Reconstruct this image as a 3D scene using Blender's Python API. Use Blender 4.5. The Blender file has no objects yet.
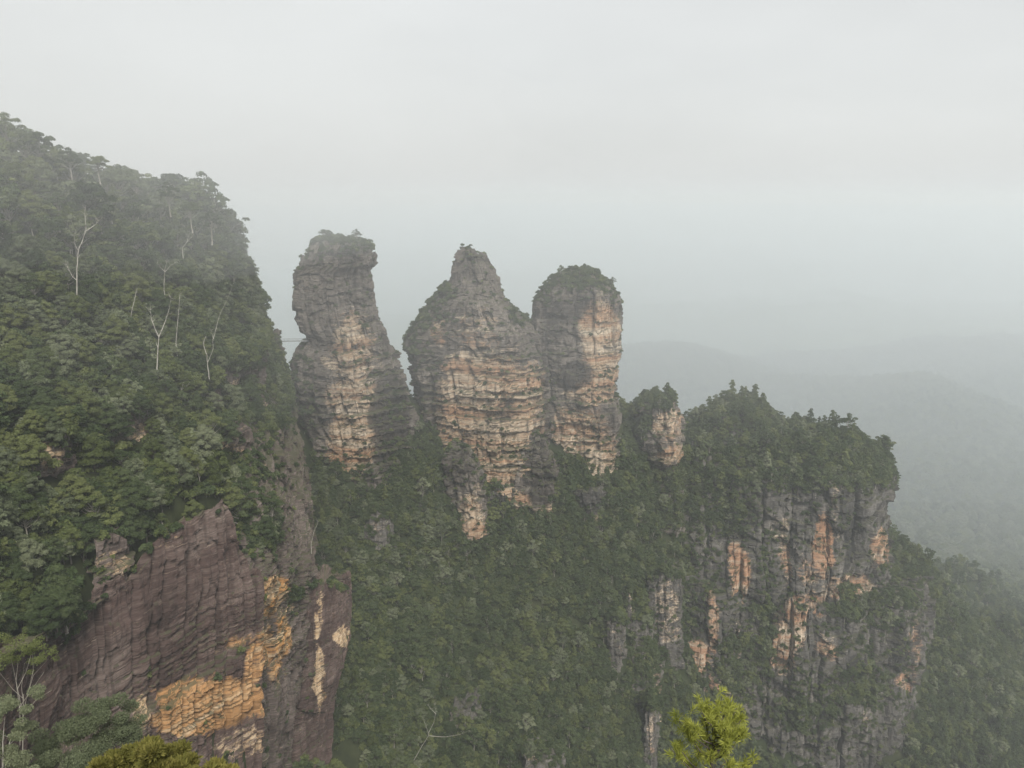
import bpy, math, random
import numpy as np
from mathutils import Vector

scene = bpy.context.scene
col = scene.collection
R = math.radians

# ------------------------------------------------------------------ camera
FPX, PITCH = 800.0, R(13.0)
CP, SP = math.cos(PITCH), math.sin(PITCH)
cam_d = bpy.data.cameras.new("camera")
cam_d.sensor_fit = 'HORIZONTAL'
cam_d.sensor_width = 36.0
cam_d.lens = 36.0 * FPX / 1024.0
cam_d.clip_start = 0.1
cam_d.clip_end = 60000.0
cam = bpy.data.objects.new("camera", cam_d)
cam.rotation_euler = (R(90) - PITCH, 0, 0)
col.objects.link(cam)
scene.camera = cam

# ------------------------------------------------------------------ sky, sun, exposure
SUN_EL, SUN_AZ = R(48), R(20)          # azimuth measured from behind the camera towards its right
HAZE_DENSITY = 0.00027
MIST_DENSITY = 0.00035
VALLEY_MIST = 0.0008
world = bpy.data.worlds.new("World")
scene.world = world
world.use_nodes = True
wt = world.node_tree
wt.nodes.clear()
w_out = wt.nodes.new("ShaderNodeOutputWorld")
w_bg = wt.nodes.new("ShaderNodeBackground")
w_sky = wt.nodes.new("ShaderNodeTexSky")
w_sky.sky_type = 'NISHITA'
w_sky.sun_disc = False
w_sky.sun_elevation = SUN_EL
w_sky.sun_rotation = R(180) - SUN_AZ
w_sky.dust_density = 3.0
w_tc = wt.nodes.new("ShaderNodeTexCoord")
w_map = wt.nodes.new("ShaderNodeMapping")
w_map.inputs['Scale'].default_value = (1.6, 1.6, 5.0)
w_noise = wt.nodes.new("ShaderNodeTexNoise")
w_noise.inputs['Scale'].default_value = 1.3
w_noise.inputs['Detail'].default_value = 4.0
w_ramp = wt.nodes.new("ShaderNodeMapRange")
w_ramp.inputs['From Min'].default_value = 0.3
w_ramp.inputs['From Max'].default_value = 0.7
w_ramp.inputs['To Min'].default_value = 5.05
w_ramp.inputs['To Max'].default_value = 5.75
w_cloud = wt.nodes.new("ShaderNodeCombineColor")
w_mix = wt.nodes.new("ShaderNodeMix")
w_mix.data_type = 'RGBA'
w_mix.inputs[0].default_value = 0.93      # the overcast layer covers nearly all of the blue
L = wt.links.new
L(w_tc.outputs['Generated'], w_map.inputs['Vector'])
L(w_map.outputs['Vector'], w_noise.inputs['Vector'])
L(w_noise.outputs['Fac'], w_ramp.inputs['Value'])
# the cloud deck thins out and greys towards the horizon
w_sep = wt.nodes.new("ShaderNodeSeparateXYZ"); L(w_tc.outputs['Generated'], w_sep.inputs[0])
w_el = wt.nodes.new("ShaderNodeMapRange"); w_el.interpolation_type = 'SMOOTHSTEP'
for i_, v_ in zip((1, 2, 3, 4), (-0.05, 0.22, 0.93, 1.0)): w_el.inputs[i_].default_value = v_
L(w_sep.outputs['Z'], w_el.inputs[0])
w_mul = wt.nodes.new("ShaderNodeMath"); w_mul.operation = 'MULTIPLY'
L(w_ramp.outputs['Result'], w_mul.inputs[0]); L(w_el.outputs[0], w_mul.inputs[1])
for ch, k in (('Red', 0.985), ('Green', 1.0), ('Blue', 0.985)):
    m = wt.nodes.new("ShaderNodeMath"); m.operation = 'MULTIPLY'; m.inputs[1].default_value = k
    L(w_mul.outputs[0], m.inputs[0]); L(m.outputs[0], w_cloud.inputs[ch])
L(w_sky.outputs['Color'], w_mix.inputs[6])
L(w_cloud.outputs['Color'], w_mix.inputs[7])
L(w_mix.outputs[2], w_bg.inputs['Color'])
w_bg.inputs['Strength'].default_value = 0.12
L(w_bg.outputs['Background'], w_out.inputs['Surface'])

sun_d = bpy.data.lights.new("sun", 'SUN')
sun_d.energy = 4.4
sun_d.angle = R(22)
sun_d.color = (1.0, 0.95, 0.88)
sun = bpy.data.objects.new("sun", sun_d)
sd = Vector((math.sin(SUN_AZ) * math.cos(SUN_EL), -math.cos(SUN_AZ) * math.cos(SUN_EL), math.sin(SUN_EL)))
sun.rotation_euler = sd.to_track_quat('Z', 'Y').to_euler()
sun.location = (0, 0, 300)
col.objects.link(sun)

vs = scene.view_settings
vs.view_transform = 'Standard'; vs.look = 'None'; vs.exposure = 0.32; vs.gamma = 1.0
vs.use_curve_mapping = False
scene.cycles.max_bounces = 20
scene.cycles.diffuse_bounces = 3
scene.cycles.glossy_bounces = 1
scene.cycles.transmission_bounces = 2
scene.cycles.volume_bounces = 16
scene.cycles.use_denoising = True

# ------------------------------------------------------------------ numeric helpers
rng = np.random.default_rng(7)
random.seed(7)

def P(px, py, Y):
    """The point at depth Y (metres ahead) seen at pixel px, py of the photograph."""
    u = (px - 512.0) / FPX; v = (384.0 - py) / FPX
    dy = CP + v * SP; dz = -SP + v * CP
    return np.array((u / dy * Y, Y, dz / dy * Y))

def project(p):
    p = np.asarray(p, float)
    x, y, z = p[..., 0], p[..., 1], p[..., 2]
    f = y * CP - z * SP
    up = y * SP + z * CP
    f = np.where(f < 0.1, 0.1, f)
    return 512 + FPX * x / f, 384 - FPX * up / f, f

def hash3(i, j, k, seed=0):
    i = i.astype(np.int64); j = j.astype(np.int64); k = k.astype(np.int64)
    h = (i * 374761393 + j * 668265263 + k * 2147483647 + seed * 974634721) & 0xFFFFFFFF
    h = ((h ^ (h >> 13)) * 1274126177) & 0xFFFFFFFF
    h = ((h ^ (h >> 16)) * 2246822519) & 0xFFFFFFFF
    return ((h ^ (h >> 15)) & 0xFFFFFF) / float(0xFFFFFF)

def vnoise(p, seed=0):
    f = np.floor(p); t = p - f; t = t * t * t * (t * (t * 6 - 15) + 10)
    i, j, k = f[..., 0], f[..., 1], f[..., 2]
    r = 0
    for a in (0, 1):
        wx = t[..., 0] if a else 1 - t[..., 0]
        for b in (0, 1):
            wy = t[..., 1] if b else 1 - t[..., 1]
            for c in (0, 1):
                wz = t[..., 2] if c else 1 - t[..., 2]
                r = r + wx * wy * wz * hash3(i + a, j + b, k + c, seed)
    return r * 2 - 1

def fbm(p, octaves=4, seed=0, gain=0.5):
    a, s, n = 1.0, 0.0, 0.0
    q = np.asarray(p, float)
    for o in range(octaves):
        s = s + a * vnoise(q, seed + o * 17); n += a
        a *= gain; q = q * 2.03 + 11.7
    return s / n

def smooth(a, b, x):
    t = np.clip((x - a) / (b - a), 0, 1)
    return t * t * (3 - 2 * t)

class TPS:
    """Thin-plate interpolation of heights over a 2-D domain."""
    def __init__(self, q, z, lam=1e-3):
        self.q = np.asarray(q, float); n = len(self.q)
        K = self.k(self.q, self.q) + lam * np.eye(n)
        A = np.zeros((n + 3, n + 3)); A[:n, :n] = K
        A[:n, n] = 1; A[:n, n + 1:] = self.q; A[n:, :n] = A[:n, n:].T
        self.w = np.linalg.solve(A, np.concatenate([z, np.zeros(3)]))
    def k(self, a, b):
        d2 = ((a[:, None, :] - b[None, :, :]) ** 2).sum(-1)
        return 0.5 * d2 * np.log(d2 + 1e-12)
    def __call__(self, q):
        q = np.asarray(q, float); out = np.empty(len(q))
        for s in range(0, len(q), 20000):
            c = q[s:s + 20000]
            n = len(self.q)
            out[s:s + 20000] = self.k(c, self.q) @ self.w[:n] + self.w[n] + c @ self.w[n + 1:]
        return out

def in_poly_dist(x, y, poly):
    """Signed distance to a closed polygon in plan, positive inside."""
    px, py = np.asarray(x, float), np.asarray(y, float)
    d2 = np.full(px.shape, 1e18); inside = np.zeros(px.shape, bool)
    n = len(poly)
    for i in range(n):
        ax, ay = poly[i]; bx, by = poly[(i + 1) % n]
        ex, ey = bx - ax, by - ay
        t = np.clip(((px - ax) * ex + (py - ay) * ey) / (ex * ex + ey * ey + 1e-9), 0, 1)
        d2 = np.minimum(d2, (px - ax - t * ex) ** 2 + (py - ay - t * ey) ** 2)
        c = ((ay > py) != (by > py)) & (px < (bx - ax) * (py - ay) / (by - ay + 1e-12) + ax)
        inside ^= c
    d = np.sqrt(d2)
    return np.where(inside, d, -d)

# ------------------------------------------------------------------ mesh helpers
def mesh_from(name, verts, faces, mats, smooth_shade=True, attrs=None, mat_idx=None):
    """verts (n,3) and faces (m,k) arrays to a mesh datablock."""
    me = bpy.data.meshes.new(name)
    verts = np.ascontiguousarray(verts, np.float32)
    lists = faces if isinstance(faces, list) else [faces]
    lists = [np.ascontiguousarray(f, np.int32) for f in lists if len(f)]
    nf = sum(len(f) for f in lists); nl = sum(f.size for f in lists)
    me.vertices.add(len(verts)); me.vertices.foreach_set("co", verts.ravel())
    me.loops.add(nl); me.polygons.add(nf)
    me.loops.foreach_set("vertex_index", np.concatenate([f.ravel() for f in lists]))
    counts = np.concatenate([np.full(len(f), f.shape[1], np.int32) for f in lists])
    starts = np.concatenate([[0], np.cumsum(counts)[:-1]]).astype(np.int32)
    me.polygons.foreach_set("loop_start", starts)
    me.polygons.foreach_set("use_smooth", np.full(nf, smooth_shade))
    for m in (mats if isinstance(mats, (list, tuple)) else [mats]):
        me.materials.append(m)
    if mat_idx is not None:
        me.polygons.foreach_set("material_index", np.ascontiguousarray(mat_idx, np.int32))
    for k, v in (attrs or {}).items():
        a = me.attributes.new(k, 'FLOAT', 'POINT')
        a.data.foreach_set("value", np.ascontiguousarray(v, np.float32))
    me.update(calc_edges=True)
    me.validate()
    return me

def link(name, data, parent=None, loc=(0, 0, 0)):
    o = bpy.data.objects.new(name, data)
    col.objects.link(o)
    o.location = loc
    if parent: o.parent = parent
    return o

def tag(o, label=None, cat=None, group=None, kind=None):
    if label: o['label'] = label
    if cat: o['category'] = cat
    if group: o['group'] = group
    if kind: o['kind'] = kind
    return o

def tubes(paths, sides=6):
    """Tapered tubes along [(points, radii)] as one vertex/face set."""
    V, F, base = [], [], 0
    ang = np.linspace(0, 2 * math.pi, sides, endpoint=False)
    for pts, rad in paths:
        pts = np.asarray(pts, float); n = len(pts)
        tan = np.gradient(pts, axis=0); tan /= np.linalg.norm(tan, axis=1)[:, None] + 1e-9
        ref = np.array((0.31, 0.95, 0.05))
        a = np.cross(tan, ref); a /= np.linalg.norm(a, axis=1)[:, None] + 1e-9
        b = np.cross(tan, a)
        rad = np.asarray(rad, float)
        ring = pts[:, None, :] + rad[:, None, None] * (np.cos(ang)[None, :, None] * a[:, None, :] + np.sin(ang)[None, :, None] * b[:, None, :])
        V.append(ring.reshape(-1, 3))
        i = np.arange(n - 1)[:, None] * sides + np.arange(sides)[None, :]
        j = np.arange(n - 1)[:, None] * sides + (np.arange(sides)[None, :] + 1) % sides
        F.append(np.stack([i, j, j + sides, i + sides], -1).reshape(-1, 4) + base)
        base += n * sides
    return np.concatenate(V), np.concatenate(F)

# ------------------------------------------------------------------ materials
def new_mat(name):
    m = bpy.data.materials.new(name); m.use_nodes = True
    nt = m.node_tree; nt.nodes.clear()
    return m, nt, nt.nodes.new("ShaderNodeOutputMaterial")

def N(nt, kind, **kw):
    n = nt.nodes.new(kind)
    for k, v in kw.items():
        if k in n.inputs: n.inputs[k].default_value = v
        else: setattr(n, k, v)
    return n

def ramp(nt, src, stops):
    r = nt.nodes.new("ShaderNodeValToRGB")
    e = r.color_ramp.elements
    while len(e) < len(stops): e.new(0.5)
    for el, (p, c) in zip(e, stops):
        el.position = p; el.color = (*c, 1) if len(c) == 3 else c
    nt.links.new(src, r.inputs[0])
    return r.outputs[0]

def mixc(nt, fac, a, b, mode='MIX'):
    m = nt.nodes.new("ShaderNodeMix"); m.data_type = 'RGBA'; m.blend_type = mode
    for s, v in ((m.inputs[0], fac), (m.inputs[6], a), (m.inputs[7], b)):
        if hasattr(v, 'is_linked'): nt.links.new(v, s)
        else: s.default_value = v if not isinstance(v, tuple) else (*v, 1)
    return m.outputs[2]

def mathn(nt, op, a, b=None, clamp=False):
    m = nt.nodes.new("ShaderNodeMath"); m.operation = op; m.use_clamp = clamp
    for s, v in ((m.inputs[0], a), (m.inputs[1], b)):
        if v is None: continue
        if hasattr(v, 'is_linked'): nt.links.new(v, s)
        else: s.default_value = v
    return m.outputs[0]

def maprange(nt, v, a, b, c=0.0, d=1.0):
    m = nt.nodes.new("ShaderNodeMapRange"); m.interpolation_type = 'SMOOTHSTEP'
    nt.links.new(v, m.inputs[0])
    for i, x in zip((1, 2, 3, 4), (a, b, c, d)): m.inputs[i].default_value = x
    return m.outputs[0]

def noise_at(nt, pos, scale, detail=4.0, rough=0.55, warp=0.0):
    mp = N(nt, "ShaderNodeMapping")
    mp.inputs['Scale'].default_value = scale
    nt.links.new(pos, mp.inputs['Vector'])
    n = N(nt, "ShaderNodeTexNoise")
    n.inputs['Scale'].default_value = 1.0; n.inputs['Detail'].default_value = detail
    n.inputs['Roughness'].default_value = rough; n.inputs['Distortion'].default_value = warp
    nt.links.new(mp.outputs[0], n.inputs['Vector'])
    return n.outputs['Fac']

def rock_material(name, dark, mid, pale, orange, tan, cream, bump=0.7, streak=0.6, thin=False, warm=0.0):
    m, nt, out = new_mat(name)
    geo = N(nt, "ShaderNodeNewGeometry"); pos = geo.outputs['Position']
    big = noise_at(nt, pos, (.035, .035, .05), 5, .6)
    bed = noise_at(nt, pos, (.025, .025, .55), 5, .65, .3)
    fine = noise_at(nt, pos, (.22, .22, 2.2) if thin else (.5, .5, 1.3), 6, .7)
    strk = noise_at(nt, pos, (.35, .35, .018), 4, .6)
    blot = noise_at(nt, pos, (.16, .16, .22), 5, .7, .5)
    thick = noise_at(nt, pos, (.012, .012, .17), 3, .6, .4)
    thinb = noise_at(nt, pos, (.06, .06, 2.6 if thin else 1.7), 4, .6, .2)
    vein = noise_at(nt, pos, (.28, .28, .9), 5, .75, .8)
    base = ramp(nt, mathn(nt, 'ADD', mathn(nt, 'MULTIPLY', big, .55), mathn(nt, 'MULTIPLY', fine, .45)),
                [(.36, dark), (.5, mid), (.66, pale)])
    base = mixc(nt, maprange(nt, bed, .5, .72, 0, .5), base, pale)
    att_f = N(nt, "ShaderNodeAttribute", attribute_name="fresh").outputs['Fac']
    att_c = N(nt, "ShaderNodeAttribute", attribute_name="cream").outputs['Fac']
    att_d = N(nt, "ShaderNodeAttribute", attribute_name="stain").outputs['Fac']
    wob = mathn(nt, 'ADD', mathn(nt, 'MULTIPLY', mathn(nt, 'SUBTRACT', blot, .5), 1.5), mathn(nt, 'ADD', mathn(nt, 'MULTIPLY', mathn(nt, 'SUBTRACT', bed, .5), 1.1), mathn(nt, 'MULTIPLY', mathn(nt, 'SUBTRACT', vein, .5), 1.0)))
    fm = maprange(nt, mathn(nt, 'ADD', att_f, wob), .3, .72)
    cm = maprange(nt, mathn(nt, 'ADD', att_c, wob), .34, .7)
    fresh = ramp(nt, mathn(nt, 'ADD', mathn(nt, 'MULTIPLY', thick, .5), mathn(nt, 'ADD', mathn(nt, 'MULTIPLY', bed, .25), mathn(nt, 'MULTIPLY', fine, .25))),
                 [(.36 + warm, tuple(c * .6 for c in orange)), (.44 + warm, orange), (.51 + warm, tan), (.6 + warm, cream)])
    c = mixc(nt, fm, base, fresh)
    creamc = mixc(nt, maprange(nt, fine, .35, .65), tan, cream)
    c = mixc(nt, cm, c, creamc)
    sm = mathn(nt, 'MULTIPLY', maprange(nt, strk, .5, .68), streak)
    c = mixc(nt, sm, c, tuple(x * .6 for x in dark))
    c = mixc(nt, mathn(nt, 'MULTIPLY', maprange(nt, thinb, .52, .66), .6 if thin else .45), c, tuple(x * .55 for x in dark))
    c = mixc(nt, mathn(nt, 'MULTIPLY', maprange(nt, thinb, .42, .30), mathn(nt, 'MULTIPLY', maprange(nt, vein, .5, .62), .75)), c, mixc(nt, .5, pale, cream))
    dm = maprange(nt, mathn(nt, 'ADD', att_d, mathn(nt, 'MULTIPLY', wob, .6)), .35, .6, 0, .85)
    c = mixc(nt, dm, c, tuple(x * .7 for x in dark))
    sep = N(nt, "ShaderNodeSeparateXYZ"); nt.links.new(geo.outputs['Normal'], sep.inputs[0])
    ledge = maprange(nt, mathn(nt, 'ADD', sep.outputs['Z'], mathn(nt, 'MULTIPLY', mathn(nt, 'SUBTRACT', blot, .5), .8)), .5, .85, 0, .8)
    c = mixc(nt, ledge, c, (.05, .052, .03))
    h = mathn(nt, 'ADD', mathn(nt, 'MULTIPLY', fine, .8), mathn(nt, 'ADD', mathn(nt, 'MULTIPLY', bed, .7), mathn(nt, 'MULTIPLY', thinb, -.5)))
    bp = N(nt, "ShaderNodeBump"); bp.inputs['Strength'].default_value = bump; bp.inputs['Distance'].default_value = .3 if thin else 1.2
    nt.links.new(h, bp.inputs['Height'])
    b = N(nt, "ShaderNodeBsdfDiffuse"); b.inputs['Roughness'].default_value = .8
    nt.links.new(c, b.inputs['Color']); nt.links.new(bp.outputs[0], b.inputs['Normal'])
    nt.links.new(b.outputs[0], out.inputs['Surface'])
    return m

M_SISTER = rock_material("weathered_sandstone", (.05, .045, .041), (.118, .104, .092), (.23, .203, .175),
                         (.34, .205, .125), (.355, .268, .185), (.50, .43, .34), warm=.015)
M_CLIFF = rock_material("purple_brown_sandstone", (.036, .026, .024), (.08, .055, .049), (.185, .148, .13),
                        (.37, .21, .095), (.40, .27, .15), (.48, .39, .28), streak=.55, thin=True, warm=.05)
M_NOSE = rock_material("grey_brown_sandstone", (.042, .033, .03), (.088, .07, .063), (.2, .17, .15),
                        (.42, .22, .08), (.42, .28, .15), (.48, .39, .28), streak=.6, thin=True)
M_WALL = rock_material("grey_sandstone", (.042, .041, .039), (.095, .09, .084), (.2, .185, .165),
                       (.36, .205, .125), (.36, .26, .18), (.5, .43, .34), streak=.7, warm=.025)

def ground_material():
    m, nt, out = new_mat("forest_floor")
    geo = N(nt, "ShaderNodeNewGeometry"); pos = geo.outputs['Position']
    n1 = noise_at(nt, pos, (.12, .12, .12), 5, .7)
    n2 = noise_at(nt, pos, (.006, .006, .006), 4, .6)
    c = ramp(nt, n1, [(.35, (.016, .02, .01)), (.55, (.03, .036, .016)), (.7, (.045, .048, .024))])
    c = mixc(nt, maprange(nt, n2, .4, .6, 0, .5), c, (.03, .042, .02))
    # past the last single trees: closed canopy, with sunlight put into its colour
    ln = N(nt, "ShaderNodeVectorMath", operation='LENGTH'); nt.links.new(pos, ln.inputs[0])
    can = ramp(nt, noise_at(nt, pos, (.03, .03, .03), 5, .7), [(.35, (.06, .078, .045)), (.55, (.1, .122, .072)), (.7, (.15, .17, .11))])
    c = mixc(nt, maprange(nt, ln.outputs['Value'], 2100, 2400), c, can)
    b = N(nt, "ShaderNodeBsdfDiffuse"); nt.links.new(c, b.inputs['Color'])
    nt.links.new(b.outputs[0], out.inputs['Surface'])
    return m
M_GROUND = ground_material()

def leaf_material(name, c0, c1, c2):
    m, nt, out = new_mat(name)
    info = N(nt, "ShaderNodeObjectInfo"); geo = N(nt, "ShaderNodeNewGeometry")
    tco = N(nt, "ShaderNodeTexCoord")
    n = noise_at(nt, tco.outputs['Object'], (.9, .9, .9), 2, .6)
    f = mathn(nt, 'ADD', mathn(nt, 'MULTIPLY', info.outputs['Random'], .7), mathn(nt, 'MULTIPLY', geo.outputs['Random Per Island'], .3))
    f = mathn(nt, 'ADD', f, mathn(nt, 'MULTIPLY', mathn(nt, 'SUBTRACT', n, .4), .8), True)
    c = ramp(nt, f, [(.05, c0), (.5, c1), (.95, c2)])
    d = N(nt, "ShaderNodeBsdfDiffuse"); t = N(nt, "ShaderNodeBsdfTranslucent")
    nt.links.new(c, d.inputs['Color']); nt.links.new(c, t.inputs['Color'])
    mx = N(nt, "ShaderNodeMixShader"); mx.inputs[0].default_value = .3
    nt.links.new(d.outputs[0], mx.inputs[1]); nt.links.new(t.outputs[0], mx.inputs[2])
    nt.links.new(mx.outputs[0], out.inputs['Surface'])
    return m
M_LEAF = {
    'dark': leaf_material("dark_gum_leaves", (.028, .042, .018), (.056, .078, .034), (.092, .116, .052)),
    'olive': leaf_material("olive_gum_leaves", (.045, .06, .021), (.09, .112, .04), (.14, .16, .064)),
    'pale': leaf_material("pale_gum_leaves", (.07, .086, .046), (.12, .142, .082), (.18, .2, .12)),
    'yellow': leaf_material("yellow_green_leaves", (.16, .19, .04), (.34, .355, .08), (.56, .5, .15)),
    'gold': leaf_material("golden_green_leaves", (.05, .057, .016), (.13, .128, .036), (.27, .235, .075)),
}
def bark_material(name, a, b_):
    m, nt, out = new_mat(name)
    tco = N(nt, "ShaderNodeTexCoord")
    n = noise_at(nt, tco.outputs['Object'], (1.5, 1.5, .35), 4, .7)
    c = ramp(nt, n, [(.35, a), (.62, b_)])
    b = N(nt, "ShaderNodeBsdfDiffuse"); nt.links.new(c, b.inputs['Color'])
    nt.links.new(b.outputs[0], out.inputs['Surface'])
    return m
M_BARK = bark_material("grey_bark", (.05, .043, .036), (.13, .115, .1))
M_MIDBARK = bark_material("gum_bark", (.16, .145, .125), (.36, .335, .29))
M_PALEBARK = bark_material("pale_gum_bark", (.2, .188, .165), (.44, .42, .375))

# ------------------------------------------------------------------ terrain
def px_pts(rows):
    return [(px, py, Y) for px, lst in rows for py, Y in lst]

VALLEY = px_pts([
    (250, [(420, 500), (520, 450), (600, 410), (700, 365), (768, 335)]),
    (296, [(385, 492)]),
    (405, [(383, 512)]),
    (625, [(405, 524)]),
    (300, [(440, 474), (500, 452), (560, 432), (620, 402), (700, 365), (768, 330)]),
    (350, [(458, 464), (515, 450), (600, 412), (700, 365), (768, 335)]),
    (420, [(440, 482), (500, 466), (565, 450), (650, 420), (768, 360)]),
    (500, [(530, 468), (600, 452), (685, 415), (768, 375)]),
    (580, [(508, 474), (590, 458), (680, 430), (768, 395)]),
    (630, [(432, 506), (485, 490), (565, 470), (650, 450), (768, 410)]),
    (655, [(462, 506)]),
    (680, [(458, 514), (520, 502), (590, 484), (670, 462), (768, 425)]),
    (760, [(500, 520), (620, 494), (745, 460), (768, 445)]),
    (850, [(520, 535), (625, 505), (735, 478), (768, 455)]),
    (920, [(560, 575), (640, 545), (705, 505), (768, 460)]),
    (980, [(572, 645), (630, 590), (705, 522), (768, 465)]),
    (1024, [(592, 725), (655, 605), (768, 470)]),
    (1100, [(615, 800), (700, 580), (768, 485)]),
    (1250, [(640, 900), (768, 520)]),
])
vp = [P(*q) - np.array((0, 0, 6.0)) for q in VALLEY]
for px in (-300, 0, 250, 450, 650, 850, 1100, 1300):        # the steep ground falling away below the lookout
    for Y in (4, 12, 40, 90, 160, 240):
        if px < 300 and Y > 100: continue
        vp.append(np.array(((px - 512) / FPX * Y * 1.02, Y, -1.7 - .93 * Y if Y < 50 else -.96 * Y)))
for px, Y, z in [(-300, 160, -165), (0, 180, -178), (150, 210, -185), (250, 260, -215), (-300, 300, -200), (-100, 400, -200), (100, 450, -220),
                 (250, 600, -300), (400, 600, -300), (550, 610, -320), (650, 620, -330), (750, 640, -345), (860, 680, -370), (940, 760, -400),
                 (1010, 900, -438), (1150, 1000, -455), (1350, 1000, -450),
                 (-300, 620, -240), (0, 650, -280), (0, 850, -420), (300, 820, -430), (550, 820, -430), (750, 850, -440), (900, 950, -450)]:
    vp.append(np.array(((px - 512) / FPX * Y * 1.02, Y, z)))
for px in (-300, 0, 300, 600, 900, 1200, 1400):             # the far valley floor and the tableland behind it
    for Y, z in ((1200, -462), (1700, -455), (2300, -440), (3000, -405), (3900, -350), (5000, -260), (6500, -200), (9500, -230), (16000, -400)):
        vp.append(np.array(((px - 512) / FPX * Y * 1.02, Y, z)))
vp = np.array(vp)
def dom(x, y):
    return np.stack([np.log(np.hypot(x, y)) * 2.2, np.arctan2(x, y) * 2.2], -1)
tps_v = TPS(dom(vp[:, 0], vp[:, 1]), vp[:, 2] / np.hypot(vp[:, 0], vp[:, 1]), 1e-4)

HILL = px_pts([
    (-220, [(600, 125), (500, 140), (400, 160), (300, 185), (206, 230), (122, 285)]),
    (-80, [(620, 145), (560, 152), (480, 168), (400, 185), (300, 213), (208, 252), (134, 290)]),
    (0, [(645, 158), (560, 168), (480, 182), (400, 200), (300, 228), (222, 266), (168, 298)]),
    (60, [(635, 174), (560, 186), (480, 198), (400, 214), (300, 242), (232, 276), (194, 304)]),
    (130, [(568, 197), (480, 216), (400, 240), (300, 276), (242, 304), (216, 324)]),
    (200, [(513, 224), (455, 244), (400, 266), (330, 304), (268, 338), (240, 352), (232, 362)]),
    (228, [(300, 345), (255, 362), (246, 372)]),
    (245, [(550, 238), (500, 258), (440, 290), (380, 328), (330, 366), (292, 388), (278, 398)]),
    (262, [(340, 392), (312, 408), (304, 416)]),
    (275, [(450, 335), (400, 372), (360, 408), (350, 425)]),
])
hp = [P(*q) - np.array((0, 0, 2.0)) for q in HILL]
for px, Y, z in [(-220, 360, 16), (-80, 370, 8), (0, 380, 1), (60, 390, -7), (130, 400, -16), (200, 420, -30), (240, 450, -55), (270, 470, -85),
                 (-220, 500, 10), (0, 500, -10), (150, 510, -50)]:
    hp.append(np.array(((px - 512) / FPX * Y * 1.02, Y, z)))
hp = np.array(hp)
tps_h = TPS(hp[:, :2] / 100.0, hp[:, 2], 1e-4)
def plan(px, Y): return ((px - 512) / FPX * Y * 1.03, Y)
HILL_POLY = [tuple(P(*q)[:2]) for q in [(-400, 690, 106), (-200, 690, 118), (-60, 690, 129), (20, 650, 161), (65, 626, 181), (100, 600, 193), (135, 565, 204),
              (165, 540, 214), (200, 508, 227), (220, 508, 235), (234, 545, 243), (244, 540, 262), (258, 505, 298), (270, 500, 322), (276, 498, 344),
              (278, 440, 366), (270, 380, 410), (268, 345, 436), (255, 340, 480), (100, 330, 520), (-250, 330, 560), (-500, 400, 400)]]

def valley_z(x, y):
    r = np.hypot(x, y)
    z = tps_v(dom(x, y)) * r
    w = smooth(40, 130, r)
    z = w * z + (1 - w) * np.minimum(-1.7 - .9 * y, -.86 * r * .9)
    p = np.stack([x, y, 0 * x], -1)
    roll = smooth(750, 1500, r)
    z = z + roll * (fbm(p / 420.0, 4, 5) * 75 + (0.5 - np.abs(fbm(p / 800.0, 3, 9))) * 90 * smooth(1200, 3000, r))
    z = z + fbm(p / 60.0, 3, 3) * 5 * smooth(150, 400, r)
    return z
def hill_z(x, y):
    p = np.stack([x, y, 0 * x], -1)
    return tps_h(np.stack([x, y], -1) / 100.0) + fbm(p / 30.0, 3, 21) * 2.0
def terrain_z(x, y):
    zv = valley_z(x, y)
    d = in_poly_dist(x, y, HILL_POLY)
    w = smooth(-3.5, 2.5, d)
    near = w > 0
    z = zv.copy()
    if near.any():
        zh = hill_z(x[near], y[near])
        z[near] = zv[near] + w[near] * (np.maximum(zh, zv[near]) - zv[near])
    return z

def build_terrain():
    nr, na = 620, 520
    r = np.exp(np.linspace(math.log(2.5), math.log(15000), nr))
    a = np.linspace(R(-62), R(62), na)
    rr, aa = np.meshgrid(r, a, indexing='ij')
    x, y = (rr * np.sin(aa)).ravel(), (rr * np.cos(aa)).ravel()
    z = terrain_z(x, y)
    far = smooth(2200, 2800, rr.ravel())
    q = np.stack([x, y, 0 * x], -1)
    z = z + far * 6 * fbm(q / 30.0, 2, 31)
    V = np.stack([x, y, z], -1)
    i = (np.arange(nr - 1)[:, None] * na + np.arange(na - 1)[None, :]).ravel()
    F = np.stack([i, i + 1, i + na + 1, i + na], -1)[:, ::-1]
    o = link("terrain", mesh_from("terrain", V, F, M_GROUND))
    tag(o, kind='structure')
    return V.reshape(nr, na, 3)
TERR = build_terrain()

# ------------------------------------------------------------------ rock building
lay_t = np.clip(rng.lognormal(.75, .95, 1500), .5, 14)
lay_b = -1900 + np.concatenate([[0], np.cumsum(lay_t)])
lay_o = rng.uniform(-1, 1, 1501)
lay_soft = (rng.random(1501) < .3).astype(float)

def strata(zz):
    i = np.clip(np.searchsorted(lay_b, zz) - 1, 0, len(lay_t) - 1)
    t = np.clip((zz - lay_b[i]) / lay_t[i], 0, 1)
    edge = np.abs(2 * t - 1) ** 6
    return lay_o[i] - lay_soft[i] * .9, edge * np.clip(lay_t[i] / 3, .3, 1.3)

def joints(s, z, W, seed):
    """Vertical joint blocks: value per block and closeness to a crack."""
    zi = np.floor(z / 60.0 + .7 * np.sin(s / 37.0 + seed))
    k = np.floor(s / W)
    def bnd(kk): return (kk + .15 + .7 * hash3(kk, zi * 0 + seed, zi * 0, 3)) * W
    b0, b1, bm = bnd(k), bnd(k + 1), bnd(k - 1)
    idx = np.where(s < b0, k - 1, k)
    dist = np.minimum(np.abs(s - b0), np.minimum(np.abs(s - b1), np.abs(s - bm)))
    return hash3(idx, zi, zi * 0 + seed, 5) * 2 - 1, dist

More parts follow.
